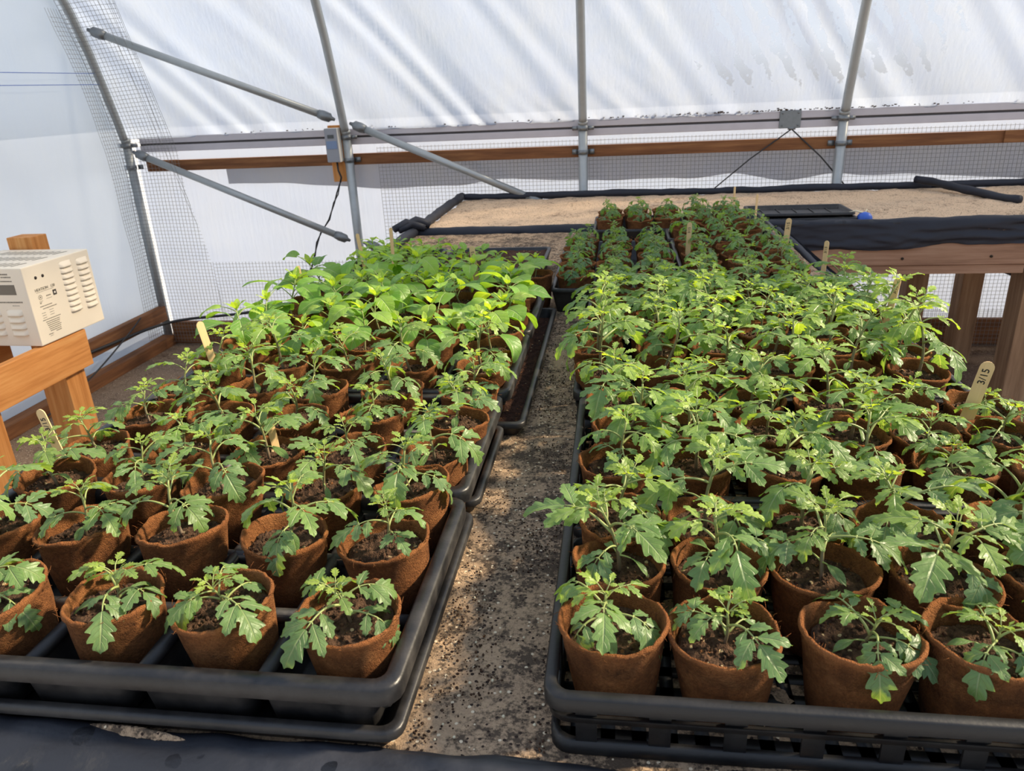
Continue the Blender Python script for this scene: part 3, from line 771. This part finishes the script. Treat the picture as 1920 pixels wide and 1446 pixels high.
def leaflet(m, p, d, nrm, L, W, kind, droop, fold, tint, r, nt=15, curl=.0):
    d = d.normalized(); nrm = (nrm-nrm.dot(d)*d).normalized(); side = d.cross(nrm)
    cols = (-1, -.62, -.28, 0, .28, .62, 1); nc = len(cols)
    b = len(m.v); pos = Vector(p); ph = r.uniform(0, 6); teeth = r.choice((3, 4, 4)); off = (r.uniform(-.1, .1), r.uniform(-.1, .1))
    asym = r.uniform(.9, 1.1)
    for i in range(nt+1):
        t = i/nt; a = droop*t; dd = d*math.cos(a)-nrm*math.sin(a); nn = nrm*math.cos(a)+d*math.sin(a)
        if i: pos = pos+dd*(L/nt)
        for s in cols:
            if kind == 't':
                base = math.sin(PI*min(1, (t*.98+.02)**.72))**.8
                x = t*teeth+.25+off[0 if s < 0 else 1]; fr = x-math.floor(x)
                lobe = .50+.56*(fr/.72)**.8 if fr < .72 else .50+.56*(1-(fr-.72)/.28)
                w_ = W*1.06*base*(1-(1-lobe)*min(1, abs(s)*1.0)*(1 if abs(s) > .5 else .0)) * (asym if s < 0 else 1)
            elif kind == 'p':
                w_ = W*(math.sin(PI*min(1, (t*.97+.03)**.70))**.85)*(1+.03*math.sin(t*17+ph))
            else:
                w_ = W*math.sin(PI*min(1, (t*.96+.04)**1.0))**.8
            if t >= 1: w_ = 0
            lat = s*w_; fw = (.42 if kind == 't' else .18)*w_*abs(s)
            if kind == 'p' and t < .12: fw -= .25*W*abs(s)*(1-t/.12)
            up_ = fold*abs(s)*w_ - curl*s*s*w_ + .05*L*math.sin(t*20-abs(s)*3.5+ph)*abs(s)*(1.1-abs(s)) + .03*L*math.sin(t*7+ph*2)*s
            q = pos+side*lat+dd*fw+nn*up_
            k = m.add(q, tint); m.uv[k] = (s*.5+.5, t)
    for i in range(nt):
        for j in range(nc-1):
            a = b+i*nc+j; m.f.append([a, a+1, a+nc+1, a+nc])
def tom_leaf(ml, ms, p, az, el, L, r, tint, droop=1.0, pairs=2):
    h = Vector((math.cos(az), math.sin(az), 0)); zz = Vector((0, 0, 1)); N = 12
    pts = [Vector(p)]; dirs = []
    for i in range(N):
        a = el-droop*(i/N)**1.1
        d = h*math.cos(a)+zz*math.sin(a); sw = Vector((-h.y, h.x, 0))*.12*math.sin(i*.5+az*3)
        d = (d+sw).normalized(); dirs.append(d); pts.append(pts[-1]+d*(L*.62/N))
    ms.tube(pts, [max(.0006, .0019*(L/.09)*(1-.6*i/N)) for i in range(N+1)], 5, cols=[(.75, 0, 0)]*(N+1))
    tilt = r.uniform(-.35, .35)
    def nrm_at(d):
        s = d.cross(zz); s = s.normalized() if s.length > 1e-4 else Vector((1, 0, 0))
        n = s.cross(d); return (n*math.cos(tilt)+s*math.sin(tilt)).normalized()
    ii = [7, 10] if pairs == 2 else ([8] if pairs == 1 else [])
    for q, i in enumerate(ii):
        n = nrm_at(dirs[i-1]); s = dirs[i-1].cross(n); sz = (.30 if q == 0 and pairs == 2 else .40)*L*r.uniform(.85, 1.15)
        for sg in (-1, 1):
            if r.random() < .08: continue
            an = math.radians(r.uniform(48, 70)); d = (dirs[i-1]*math.cos(an)+s*sg*math.sin(an)+n*r.uniform(-.15, .15)).normalized()
            pk = pts[i]+d*sz*.10
            ms.tube([pts[i], pk], .0008*(L/.09)+.0002, 4, cols=[(.8, 0, 0)]*2)
            leaflet(ml, pk, d, n, sz, sz*r.uniform(.25, .32), 't', droop*r.uniform(.3, .9), r.uniform(.05, .3), tint, r, 12, .1)
    n = nrm_at(dirs[-1]); sz = L*r.uniform(.48, .58)
    leaflet(ml, pts[-1], dirs[-1], n, sz, sz*r.uniform(.27, .35), 't', droop*r.uniform(.5, 1.0), r.uniform(.05, .3), tint, r, 18, .1)
def simple_leaf(ml, ms, p, az, el, L, r, tint, droop, kind, petiole, width):
    h = Vector((math.cos(az), math.sin(az), 0)); zz = Vector((0, 0, 1)); N = 6; pts = [Vector(p)]
    for i in range(N):
        a = el-.4*droop*i/N; d = h*math.cos(a)+zz*math.sin(a); pts.append(pts[-1]+d*petiole/N)
    ms.tube(pts, [.0014-.0006*i/N for i in range(N+1)], 5, cols=[(.85, 0, 0)]*(N+1))
    a = el-.45*droop; d = h*math.cos(a)+zz*math.sin(a); s = d.cross(zz).normalized(); n = s.cross(d)
    tl = r.uniform(-.4, .4); n = n*math.cos(tl)+s*math.sin(tl)
    leaflet(ml, pts[-1], d, n, L, L*width, kind, droop, r.uniform(.1, .35), tint, r, 14 if kind == 'p' else 8, .12)
def stem_pts(h, r, lean):
    az = r.uniform(0, 2*PI); b = r.uniform(-.4, .4); pts = []
    for i in range(9):
        t = i/8; pts.append(Vector((lean*h*t*math.cos(az)+.08*h*math.sin(t*3+b), lean*h*t*math.sin(az)+.06*h*math.sin(t*2.6+1+b), h*t)))
    return [p-Vector((pts[0].x, pts[0].y, 0)) for p in pts]
def at(pts, t):
    f = t*(len(pts)-1); k = min(int(f), len(pts)-2); f -= k; return pts[k].lerp(pts[k+1], f)
Z0 = POT_H*.82
def tomato(seed, h=.075, L=.085, n=6, young=.3, droop=1.0, az0=None, azs=None, small=False):
    r = random.Random(seed); ml, ms = MB(), MB(); pts = [p+Vector((0, 0, Z0)) for p in stem_pts(h, r, .22)]
    pts[0].z -= .006
    ms.tube(pts, [.0027*(h/.08)**.5*(1-.5*i/8) for i in range(9)], 7, cols=[(i/8*.8, 0, 0) for i in range(9)])
    a0 = az0 if az0 is not None else r.uniform(0, 2*PI)
    for k in range(n):
        t = .38+.60*k/(n-1); f = 1-abs(k/(n-1)-.3)*.75
        az = azs[k] if azs and k < len(azs) else a0+k*2.4+r.uniform(-.35, .35)
        tom_leaf(ml, ms, at(pts, t), az, math.radians(r.uniform(22, 48)+18*k/(n-1)), L*f*r.uniform(.88, 1.12), r,
                 (min(1, max(0, young*.5+.55*k/(n-1)*(.5+young)+r.uniform(-.1, .1))), r.random(), 0), droop*r.uniform(.85, 1.35)*(1.15-.35*k/(n-1)), 2 if f > .6 else 1)
    tip = pts[-1]
    for k in range(4):   # unopened growing tip
        az = a0+k*1.6+.4
        tom_leaf(ml, ms, tip, az, math.radians(r.uniform(52, 78)), L*r.uniform(.24, .38), r, (min(1, .62+young*.5), r.random(), 0), .7, 1)
    for k in range(2):   # cotyledons
        if r.random() < .8:
            simple_leaf(ml, ms, at(pts, .26), a0+1+k*PI+r.uniform(-.4, .4), math.radians(r.uniform(5, 30)), r.uniform(.024, .034), r, (.35, .5, 0), .8, 'c', r.uniform(.010, .018), .18)
    return ms.mesh('stem'), ml.mesh('foliage')
def pepper(seed, h=.075, L=.06, n=7, young=.5):
    r = random.Random(seed); ml, ms = MB(), MB(); pts = [p+Vector((0, 0, Z0)) for p in stem_pts(h, r, .2)]; pts[0].z -= .006
    ms.tube(pts, [.0024*(1-.5*i/8) for i in range(9)], 7, cols=[(.2+i/8*.8, 0, 0) for i in range(9)])
    a0 = r.uniform(0, 2*PI)
    for k in range(n):
        t = .35+.62*k/(n-1)
        simple_leaf(ml, ms, at(pts, t), a0+k*2.4+r.uniform(-.3, .3), math.radians(r.uniform(28, 58)), L*(1.05-.35*k/(n-1))*r.uniform(.85, 1.15), r,
                    (min(1, max(0, young*.5+.5*k/(n-1)+r.uniform(-.2, .2))), r.random(), 0), r.uniform(.8, 1.7), 'p', L*r.uniform(.35, .6), r.uniform(.32, .40))
    for k in range(4):
        simple_leaf(ml, ms, pts[-1], a0+k*1.57, math.radians(r.uniform(55, 80)), L*.36, r, (.95, r.random(), 0), .5, 'p', .006, .26)
    return ms.mesh('stem'), ml.mesh('foliage')
POTS = [pot_mesh(s).mesh('pot') for s in range(7)]; SOILS = [soil_mesh(s).mesh('soil') for s in range(6)]
for me in POTS: me.materials.append(M['pot'])
for me in SOILS: me.materials.append(M['soil'])
def fam(fn, mat, nvar, **kw):
    out = []
    for s in range(nvar):
        a, b = fn(kw['seed']+s, **{k: (v if not isinstance(v, tuple) else v[0]+(v[1]-v[0])*((s*.618) % 1)) for k, v in kw.items() if k != 'seed'})
        a.materials.append(M['stem']); b.materials.append(M[mat]); out.append((a, b))
    return out
F_LOW = fam(tomato, 'leaf', 10, seed=60, h=(.032, .05), L=(.08, .095), n=6, young=.35, droop=1.15)
F_SMALL = fam(tomato, 'leaf', 12, seed=100, h=(.055, .075), L=(.078, .095), n=6, young=.35)
F_BIG = fam(tomato, 'leaf', 14, seed=200, h=(.075, .105), L=(.095, .115), n=7, young=.45)
F_TALL = fam(tomato, 'leaf', 10, seed=300, h=(.095, .125), L=(.10, .12), n=7, young=.55)
F_DARK = fam(tomato, 'leaf', 8, seed=400, h=(.05, .07), L=(.075, .095), n=6, young=.1, droop=1.5)
F_PEP = fam(pepper, 'pleaf', 10, seed=500, h=(.065, .10), L=(.068, .088), n=7, young=.5)

ORD = ['first', 'second', 'third', 'fourth', 'fifth', 'sixth', 'seventh']
count = [0]
def potted(kind, x, y, z, fam_, label, group, tint=(1, 1, 1), rz=None, sc=1.0, lean=None, mesh=None, r=rnd):
    i = count[0]; count[0] += 1
    e = empty('potted_'+kind, (x, y, z), label, 'potted plant', group)
    ln = lean or (r.uniform(-.06, .06), r.uniform(-.06, .06))
    e.rotation_euler = (ln[0], ln[1], 0)
    p = link('pot', POTS[r.randrange(len(POTS))], None, e); p.rotation_euler = (0, 0, r.uniform(0, 6.28)); p.scale = (1, 1, r.uniform(.97, 1.03))
    s = link('soil', SOILS[r.randrange(len(SOILS))], None, e); s.rotation_euler = (0, 0, r.uniform(0, 6.28))
    a, b = mesh if mesh else fam_[r.randrange(len(fam_))]
    ang = rz if rz is not None else r.uniform(0, 6.28)
    v = r.uniform(.9, 1.1); k = sc*r.uniform(.92, 1.08)
    st = link('stem', a, None, e); st.rotation_euler = (0, 0, ang); st.location = (0, 0, Z0*(1-k)); st.scale = (k, k, k)
    fo = link('foliage', b, None, st); fo.color = (tint[0]*v, tint[1]*v, tint[2]*v, 1)
    return e
def fill(trayname, kindf, xs, ys, z, group, rows, tint=(1, 1, 1), ref='from sand strip', rev=True, jit=.005, skip=(), sc=1.0):
    """xs ordered from the sand strip outward; ys from front to back"""
    for j, y in enumerate(ys):
        for i, x in enumerate(xs):
            if (i, j) in skip: continue
            kind, fam_, adj = kindf(i, j)
            lb = f'{adj}{kind} in peat pot, {trayname}, {rows[j]} row, {ORD[i]} {ref}'
            potted(kind+'_seedling' if kind == 'tomato' else kind+'_seedling', x+rnd.uniform(-jit, jit), y+rnd.uniform(-jit, jit), z, fam_, lb, group, tint, sc=sc)
R3 = ['front', 'middle', 'back']
R5 = ['front', 'second', 'middle', 'fourth', 'back']
LZ, RZ = .7995, .7925
# left column of trays
fill('nearest left tray', lambda i, j: ('tomato', F_SMALL if j else F_LOW, ''), [-.268, -.40, -.533, -.668, -.80], [.600, .728, .855], LZ, 'tomatoes in the nearest left tray', R3)
fill('second left tray', lambda i, j: ('tomato', F_SMALL, ''), [-.262, -.392, -.525, -.66, -.795], [.958, 1.078, 1.198], LZ, 'tomatoes in the second left tray', R3, (1.02, 1.04, .95))
fill('third left tray', lambda i, j: ('tomato', F_BIG, 'leafy ') if j == 0 else ('pepper', F_PEP, 'broad-leaved '), [-.262, -.392, -.525, -.66, -.80], [1.325, 1.445, 1.565], LZ, 'pots in the third left tray', R3, (1.05, 1.08, .95), sc=.95)
fill('fourth left tray', lambda i, j: ('pepper', F_PEP, 'broad-leaved '), [-.262, -.392, -.525, -.66, -.80], [1.69, 1.81, 1.93], LZ, 'peppers in the fourth left tray', R3, (1.05, 1.1, .95))
# right column of trays
XR1 = [.005, .114, .226, .340, .453, .565]
fill('nearest right tray', lambda i, j: ('tomato', F_BIG, '') if j else ('tomato', F_LOW, ''), XR1, [.607, .71, .812], RZ, 'tomatoes in the nearest right tray', R3, (.98, 1.0, 1.05))
fill('second right tray', lambda i, j: ('tomato', F_BIG, 'leafy ') if i < 4 else ('tomato', F_LOW, 'low '), [x+.002 for x in XR1], [.955, 1.065, 1.175], RZ, 'tomatoes in the second right tray', R3, (1.0, 1.04, .95))
fill('third right tray', lambda i, j: ('tomato', F_TALL, 'tall '), [-.03, .08, .192, .305, .42, .532], [1.33, 1.445, 1.56], RZ, 'tomatoes in the third right tray', R3, (.97, 1.04, .98))
fill('fourth right tray', lambda i, j: ('tomato', F_BIG, 'tall '), [-.01, .095, .205, .315, .425, .535], [1.69, 1.805, 1.925], RZ, 'tomatoes in the fourth right tray', R3, (.95, 1.04, .92))
fill('deep portrait tray behind', lambda i, j: ('tomato', F_DARK, 'small dark '), [-.118, .0, .112], [2.105, 2.225, 2.345, 2.47, 2.61], RZ, 'tomatoes in the deep tray', R5, (.80, .92, .90))
fill('far right portrait tray', lambda i, j: ('tomato', F_DARK if (i+j) % 3 else F_SMALL, 'small '), [.252, .366, .48], [2.105, 2.225, 2.345, 2.47, 2.61], RZ, 'tomatoes in the far right tray', R5, (.88, 1.0, .88), sc=.85)
fill('short tray before farthest', lambda i, j: ('tomato', F_DARK if i % 2 else F_SMALL, ''), [.25, .36, .47], [2.795, 2.90], RZ, 'tomatoes in the short tray', ['front', 'back'], (.9, 1.05, .85), 'from left', sc=.9)
fill('farthest tray', lambda i, j: ('tomato', F_DARK, 'tiny dark '), [-.03, .085, .20, .32, .44], [3.035, 3.145, 3.255], RZ, 'tomatoes in the farthest tray', R3, (.82, .94, .88), 'from left', sc=.92)

for (x, y, lb) in ((-.335, 2.065, 'broad-leaved pepper in peat pot standing alone in front of the bare soil tray'), (-.232, 2.10, 'broad-leaved pepper in peat pot by the sand strip in front of the soil tray')):
    potted('pepper_seedling', x, y, SAND+.003, F_PEP, lb, 'peppers before the soil tray', (1.05, 1.1, .95), sc=.62)
# ------------------------------------------------------------------ trays
TW, TD = .69, .36
def cell_tray(cx, cy, lb):
    e = empty('cell_tray', (cx, cy, .797), lb, 'tray', 'fifteen cell pot trays'); hx, hy = TW/2, TD/2; zt = .865-.797
    m = MB(); m.loft([rrect(0, 0, hx, hy, .022, zt-.020), rrect(0, 0, hx, hy, .022, zt-.003), rrect(0, 0, hx-.003, hy-.003, .02, zt), rrect(0, 0, hx-.015, hy-.015, .014, zt), rrect(0, 0, hx-.018, hy-.018, .012, zt-.003), rrect(0, 0, hx-.019, hy-.019, .012, zt-.022), rrect(0, 0, hx-.004, hy-.004, .02, zt-.022), rrect(0, 0, hx, hy, .022, zt-.020)])
    m.build('rim', M['tray'], e)
    px, py = (TW-.036)/5, (TD-.036)/3
    m = MB()
    for i in range(5):
        for j in range(3):
            x, y = -hx+.018+px*(i+.5), -hy+.018+py*(j+.5)
            a, b, c, d = px/2-.005, py/2+.002, px/2-.011, py/2-.002
            ex = .012 if j in (0, 2) else 0; yc = y+(-ex/2 if j == 0 else ex/2 if j == 2 else 0)
            m.loft([rrect(x, yc, a, py/2-.003+ex/2, .014, zt-.022), rrect(x, yc, c, py/2-.006+ex/2, .016, .003), rrect(x, yc, c-.004, py/2-.010+ex/2, .014, 0), rrect(x, y, .01, .01, .008, .0)], False, True)
    for i in range(6):
        x = -hx+.018+px*i; m.tube([(x, -hy+.012, zt-.024), (x, hy-.012, zt-.024)], .0085, 8)
    for j in range(4):
        y = -hy+.018+py*j; m.tube([(-hx+.012, y, zt-.024), (hx-.012, y, zt-.024)], .0085, 8)
    m.build('cells', M['cell'], e)
def flat_tray(cx, cy, hx, hy, z0, h, lb, name='flat_tray', rimw=.012, group=None, soil=None):
    e = empty(name, (cx, cy, z0), lb, 'tray', group); m = MB()
    m.loft([rrect(0, 0, hx, hy, .018, h-.010), rrect(0, 0, hx, hy, .018, h-.002), rrect(0, 0, hx-.002, hy-.002, .016, h), rrect(0, 0, hx-rimw+.002, hy-rimw+.002, .012, h), rrect(0, 0, hx-rimw, hy-rimw, .012, h-.002), rrect(0, 0, hx-rimw-.006, hy-rimw-.006, .012, .003), rrect(0, 0, hx-rimw-.010, hy-rimw-.010, .01, .002), rrect(0, 0, .02, .02, .01, .002)], False, True)
    m.loft([rrect(0, 0, hx-.003, hy-.003, .016, h-.010), rrect(0, 0, hx-rimw-.003, hy-rimw-.003, .012, 0)])
    for k in range(1, 6):
        x = -hx+2*hx*k/6; m.box(x-.003, x+.003, -hy+rimw+.01, hy-rimw-.01, .001, .006)
    m.build('shell', M['tray'], e)
    if soil:
        def fn(u, v):
            x, y = (-hx+rimw+.003)+(2*(hx-rimw-.003))*u, (-hy+rimw+.003)+(2*(hy-rimw-.003))*v
            return (x, y, soil+.004*noise.noise(Vector((x*40, y*40, 3)))+.004*noise.noise(Vector((x*110, y*110, 5))))
        s = MB(); s.grid(fn, 70, 70); s.build('soil', M['seedsoil'], e)
    return e
def web_tray(cx, cy, hx, hy, lb, z0=SAND+.001, h=.072):
    e = empty('open_web_tray', (cx, cy, z0), lb, 'tray', 'open sided black trays'); m = MB()
    m.loft([rrect(0, 0, hx, hy, .02, h-.016), rrect(0, 0, hx, hy, .02, h-.002), rrect(0, 0, hx-.002, hy-.002, .018, h), rrect(0, 0, hx-.011, hy-.011, .012, h), rrect(0, 0, hx-.013, hy-.013, .012, h-.002), rrect(0, 0, hx-.010, hy-.010, .012, h-.016), rrect(0, 0, hx, hy, .02, h-.016)])
    m.loft([rrect(0, 0, hx-.004, hy-.004, .02, h-.026), rrect(0, 0, hx-.004, hy-.004, .02, h-.032), rrect(0, 0, hx-.009, hy-.009, .02, h-.032), rrect(0, 0, hx-.009, hy-.009, .02, h-.026), rrect(0, 0, hx-.004, hy-.004, .02, h-.026)])
    m.build('rim', M['web'], e)
    m = MB(); m.loft([rrect(0, 0, hx-.005, hy-.005, .02, 0), rrect(0, 0, hx-.005, hy-.005, .02, .014), rrect(0, 0, hx-.011, hy-.011, .02, .016), rrect(0, 0, hx-.013, hy-.013, .018, .002), rrect(0, 0, hx-.013, hy-.013, .018, 0), rrect(0, 0, hx-.005, hy-.005, .02, 0)])
    k = int(2*hx/.03)
    for i in range(1, k):
        x = -hx+2*hx*i/k; m.box(x-.007, x+.007, -hy+.012, hy-.012, 0, .0012)
    for j in range(1, int(2*hy/.03)):
        y = -hy+.03*j; m.box(-hx+.012, hx-.012, y-.007, y+.007, 0, .0012)
    m.build('base', M['web'], e)
    st = .068
    for s in (-1, 1):
        k = int(2*(hx-.03)/st)
        for i in range(k+1):
            x = -hx+.04+(2*hx-.08)*i/k; m = MB(); m.box(x-.010, x+.010, s*(hy-.0085)-.0015, s*(hy-.0085)+.0015, .012, h-.02); m.build('slat', M['web'], e, False)
        k = int(2*(hy-.03)/st)
        for i in range(k+1):
            y = -hy+.04+(2*hy-.08)*i/k; m = MB(); m.box(s*(hx-.0085)-.0015, s*(hx-.0085)+.0015, y-.012, y+.012, .012, h-.02); m.build('slat', M['web'], e, False)
for k, (y0, lb) in enumerate(((.519, 'black cell tray nearest the camera on the left of the sand strip'), (.889, 'second black cell tray left of the sand strip'), (1.258, 'third black cell tray left of the sand strip'), (1.627, 'fourth black cell tray left of the sand strip, holding peppers'))):
    cell_tray(-.20-TW/2+(.006 if k > 1 else 0)-(.003 if k == 1 else 0), y0+TD/2, lb)
G = 'low black trays under the cell trays'
flat_tray(-.557, .712, .358, .202, SAND+.001, .03, 'low black flat tray under the nearest left cell tray', group=G)
flat_tray(-.55, 1.075, .352, .135, SAND+.001, .03, 'low black flat tray under the second left cell tray', group=G)
flat_tray(-.525, 1.60, .362, .385, SAND+.001, .03, 'longer low black flat tray under the third and fourth left cell trays', group=G, soil=.0045)
for (cx, y0, lb) in ((.28, .527, 'open-sided black tray nearest the camera on the right of the sand strip'), (.28, .892, 'second open-sided black tray right of the sand strip'), (.266, 1.262, 'third open-sided black tray right of the sand strip'), (.272, 1.628, 'fourth open-sided black tray right of the sand strip')):
    web_tray(cx, y0+TD/2, TW/2, TD/2, lb)
flat_tray(-.004, 2.375, .18, .345, SAND+.001, .07, 'deep black portrait tray of small dark tomatoes jutting left')
flat_tray(.366, 2.375, .18, .345, SAND+.001, .07, 'deep black portrait tray at the far right, right of the jutting one')
flat_tray(.37, 2.848, .19, .108, SAND+.001, .07, 'short black tray just before the farthest tray')
flat_tray(.25, 3.145, .345, .172, SAND+.001, .065, 'farthest black tray of tiny tomatoes against the far bench edge')
flat_tray(-.415, 2.485, .182, .172, SAND+.001, .066, 'black tray of bare brown soil behind the pepper plants', 'soil_tray', soil=.056)
flat_tray(-.665, 2.155, .222, .15, SAND+.001, .066, 'black tray crowded with light green seedlings behind the peppers', 'seedling_tray', soil=.05)
flat_tray(-.755, 2.49, .145, .172, SAND+.001, .066, 'black seedling tray at the far left corner of the near bench', 'seedling_tray', soil=.05)
# empty trays stacked on the far bench
flat_tray(.80, 3.50, .215, .125, SAND+.006, .022, 'lower empty black tray lying on the far bench sand', 'empty_tray', group='empty trays on the far bench')
flat_tray(.79, 3.505, .215, .125, SAND+.0285, .02, 'upper empty black tray stacked on another on the far bench', 'empty_tray', group='empty trays on the far bench')
e = empty('valve_cap', (1.045, 3.40, SAND+.002), 'small round blue cap with pale ties beside the empty black trays', 'cap')
m = MB(); m.loft([[(.034*math.cos(a)*q, .028*math.sin(a)*q, z) for a in [2*PI*k/20 for k in range(20)]] for q, z in ((.9, 0), (1, .012), (.9, .026), (.62, .038), (.2, .043))], True, True); m.build('cap', M['blue'], e)
m = MB()
for a in (2.6, 3.0, 1.2): m.tube([(0, 0, .038), (.04*math.cos(a), .03*math.sin(a), .048), (.09*math.cos(a), .06*math.sin(a), .03)], .003, 5)
m.build('tie', M['string'], e)

# seedlings in the two plug trays
def seedling_mesh(seed):
    r = random.Random(seed); ml = MB(); ms = MB()
    h = r.uniform(.035, .055); pts = [Vector((.004*math.sin(i), .003*i*.3, h*i/4)) for i in range(5)]
    ml.tube(pts, .0011, 5, cols=[(.8, 0, 0)]*5); a0 = r.uniform(0, 6)
    for k in range(5):
        simple_leaf(ml, ml, pts[2+min(k//2, 2)], a0+k*2.2, math.radians(r.uniform(25, 60)), r.uniform(.026, .042), r, (r.uniform(.5, 1), r.random(), 0), r.uniform(.5, 1.3), 'p', .012, .28)
    me = ml.mesh('seedling'); me.materials.append(M['pleaf']); return me
SEED = [seedling_mesh(900+i) for i in range(8)]
def seedbed(xs, ys, z, lb, group):
    for y in ys:
        for x in xs:
            o = link('pepper_seedling', SEED[rnd.randrange(8)], None, None, (x+rnd.uniform(-.008, .008), y+rnd.uniform(-.008, .008), z))
            o.rotation_euler = (0, 0, rnd.uniform(0, 6.28)); k = rnd.uniform(.9, 1.25); o.scale = (k, k, k)
            v = rnd.uniform(.9, 1.1); o.color = (v, 1.05*v, .85*v, 1); tag(o, lb, 'seedling', group)
seedbed([-.86+.045*i for i in range(10)], [2.04+.05*i for i in range(5)], SAND+.05, 'small light green seedling crowded in the tray directly behind the pepper pots', 'seedlings behind the peppers')
seedbed([-.865+.045*i for i in range(6)], [2.36+.05*i for i in range(6)], SAND+.05, 'small light green seedling in the far left corner tray', 'seedlings in the far left corner tray')
seedbed([-.565+.045*i for i in range(5)], [2.35, 2.40], SAND+.054, 'small seedling at the front of the brown soil tray', 'seedlings in the soil tray')

# ------------------------------------------------------------------ wooden plant sticks
DATE = text_mesh('3/15', .013)
DATE.materials.append(M['ink'])
def stick(x, y, z, h, lean, rz, lb, wr=True, wid=.0075):
    e = empty('plant_marker', (x, y, z), lb, 'plant marker', 'wooden plant markers'); e.rotation_euler = (lean[0], lean[1], rz)
    m = MB(); n = 8; prof_ = []
    for k in range(n+1):
        a = PI*k/n; prof_.append((wid*math.cos(a), h-wid+wid*math.sin(a)))
    out = [(wid, -.01)]+prof_+[(-wid, -.01)]
    f_ = [(px, -.0008, pz) for px, pz in out]; b_ = [(px, .0008, pz) for px, pz in out]
    m.loft([f_, b_], True, True); m.build('stick', M['stick'], e, False)
    if wr:
        o = link('writing', DATE, None, e, (0, -.0011, h-.024)); o.rotation_euler = (PI/2, -PI/2, 0)
        k = wid/.0085*.95; o.scale = (k, k, k)
SZ = RZ+POT_H*.82
stick(-.815, .90, SZ, .108, (0, -.22), -.15, 'wooden marker stick dated in pen leaning left at the left edge near the heater stand', True, .0085)
stick(-.785, 1.30, SZ, .125, (0, -.14), 1.0, 'blank wooden stick at the left edge of the third left tray', False)
stick(-.52, .98, SZ, .06, (.1, -.1), .9, 'short wooden stick half hidden among the second left tray tomatoes', False, .006)
stick(-.80, 1.80, SZ, .12, (.0, -.1), 1.2, 'thin wooden stick at the left edge of the pepper trays', False, .006)
stick(-.79, 2.25, SZ, .12, (.0, -.12), .9, 'wooden stick in front of the second hoop pipe foot', False, .006)
stick(-.72, 2.33, SZ, .12, (.0, .02), .9, 'wooden stick at the seedling tray left corner', False, .006)
stick(-.375, 1.96, SZ, .13, (0, -.08), .3, 'wooden marker stick between peppers and the bare soil tray', True)
stick(.218, 2.37, SZ, .11, (0, .02), 0, 'wooden marker stick standing among the far right small tomatoes', True)
stick(.53, 2.47, SZ, .10, (0, .05), -.2, 'wooden marker stick before the black skirt of the far bench', True, .009)
stick(.535, 2.02, SZ, .115, (0, .02), -.9, 'wooden marker stick against the weathered beam of the far bench', True, .007)
stick(.56, 1.60, SZ, .12, (0, .12), -.8, 'wooden marker stick at the right edge before the far bench posts', True, .007)
stick(.530, 1.125, SZ, .108, (0, .16), -.15, 'broad wooden marker stick reading 3/15 at the right edge by the brown post', True, .010)
stick(.47, 3.20, SZ, .11, (0, 0), .8, 'thin wooden stick at the back of the farthest tray', False, .006)
stick(.505, 2.89, SZ, .12, (0, .02), .8, 'thin wooden stick at the right end of the short tray', False, .006)

# spilled soil crumbs, perlite and pebbles on the sand strip
rs = random.Random(21)
def crumbs(n, lo, hi, mat, lb, nm):
    m = MB()
    for _ in range(n):
        x = rs.uniform(-.20, -.065); y = .53+1.45*rs.random()**1.3; s = rs.uniform(lo, hi)
        if noise.noise(Vector((x*14, y*7, 2)))+rs.uniform(-.25, .25) < .08 and nm != 'pebbles': continue
        p = Vector((x, y, SAND+.002)); a0 = rs.random()*6
        m.loft([[p+Vector((s*f_*math.cos(t+a0)*rs.uniform(.7, 1.2), s*f_*math.sin(t+a0)*rs.uniform(.7, 1.2), z_*s)) for t in (0, 1.05, 2.1, 3.14, 4.2, 5.2)] for f_, z_ in ((.7, -.4), (1, .2), (.55, .8))], False, True)
    tag(m.build(nm, M[mat]), lb, 'crumbs', None, 'stuff')
crumbs(3800, .0005, .0017, 'soil', 'dark crumbs of potting soil spilled on the sand strip', 'soil_crumbs')
crumbs(120, .0008, .0021, 'string', 'pale grit and pebbles scattered on the sand strip', 'pebbles')
m = MB()
m.grid(lambda u, v: (-.525+.11*u, (.508)+(v-.5)*.012*max(.02, math.sin(PI*u)**.7*(1+.35*noise.noise(Vector((u*9, 1, 1)))))-.010*(u-.5), SAND+.0115+.006*math.sin(PI*v)*math.sin(PI*u)**.5+.0015*noise.noise(Vector((u*40, v*8, 1)))), 60, 10)
tag(m.build('spilled_sand', M['sand']), 'small ridge of sand spilled on the front black liner edge', 'sand', None, 'stuff')
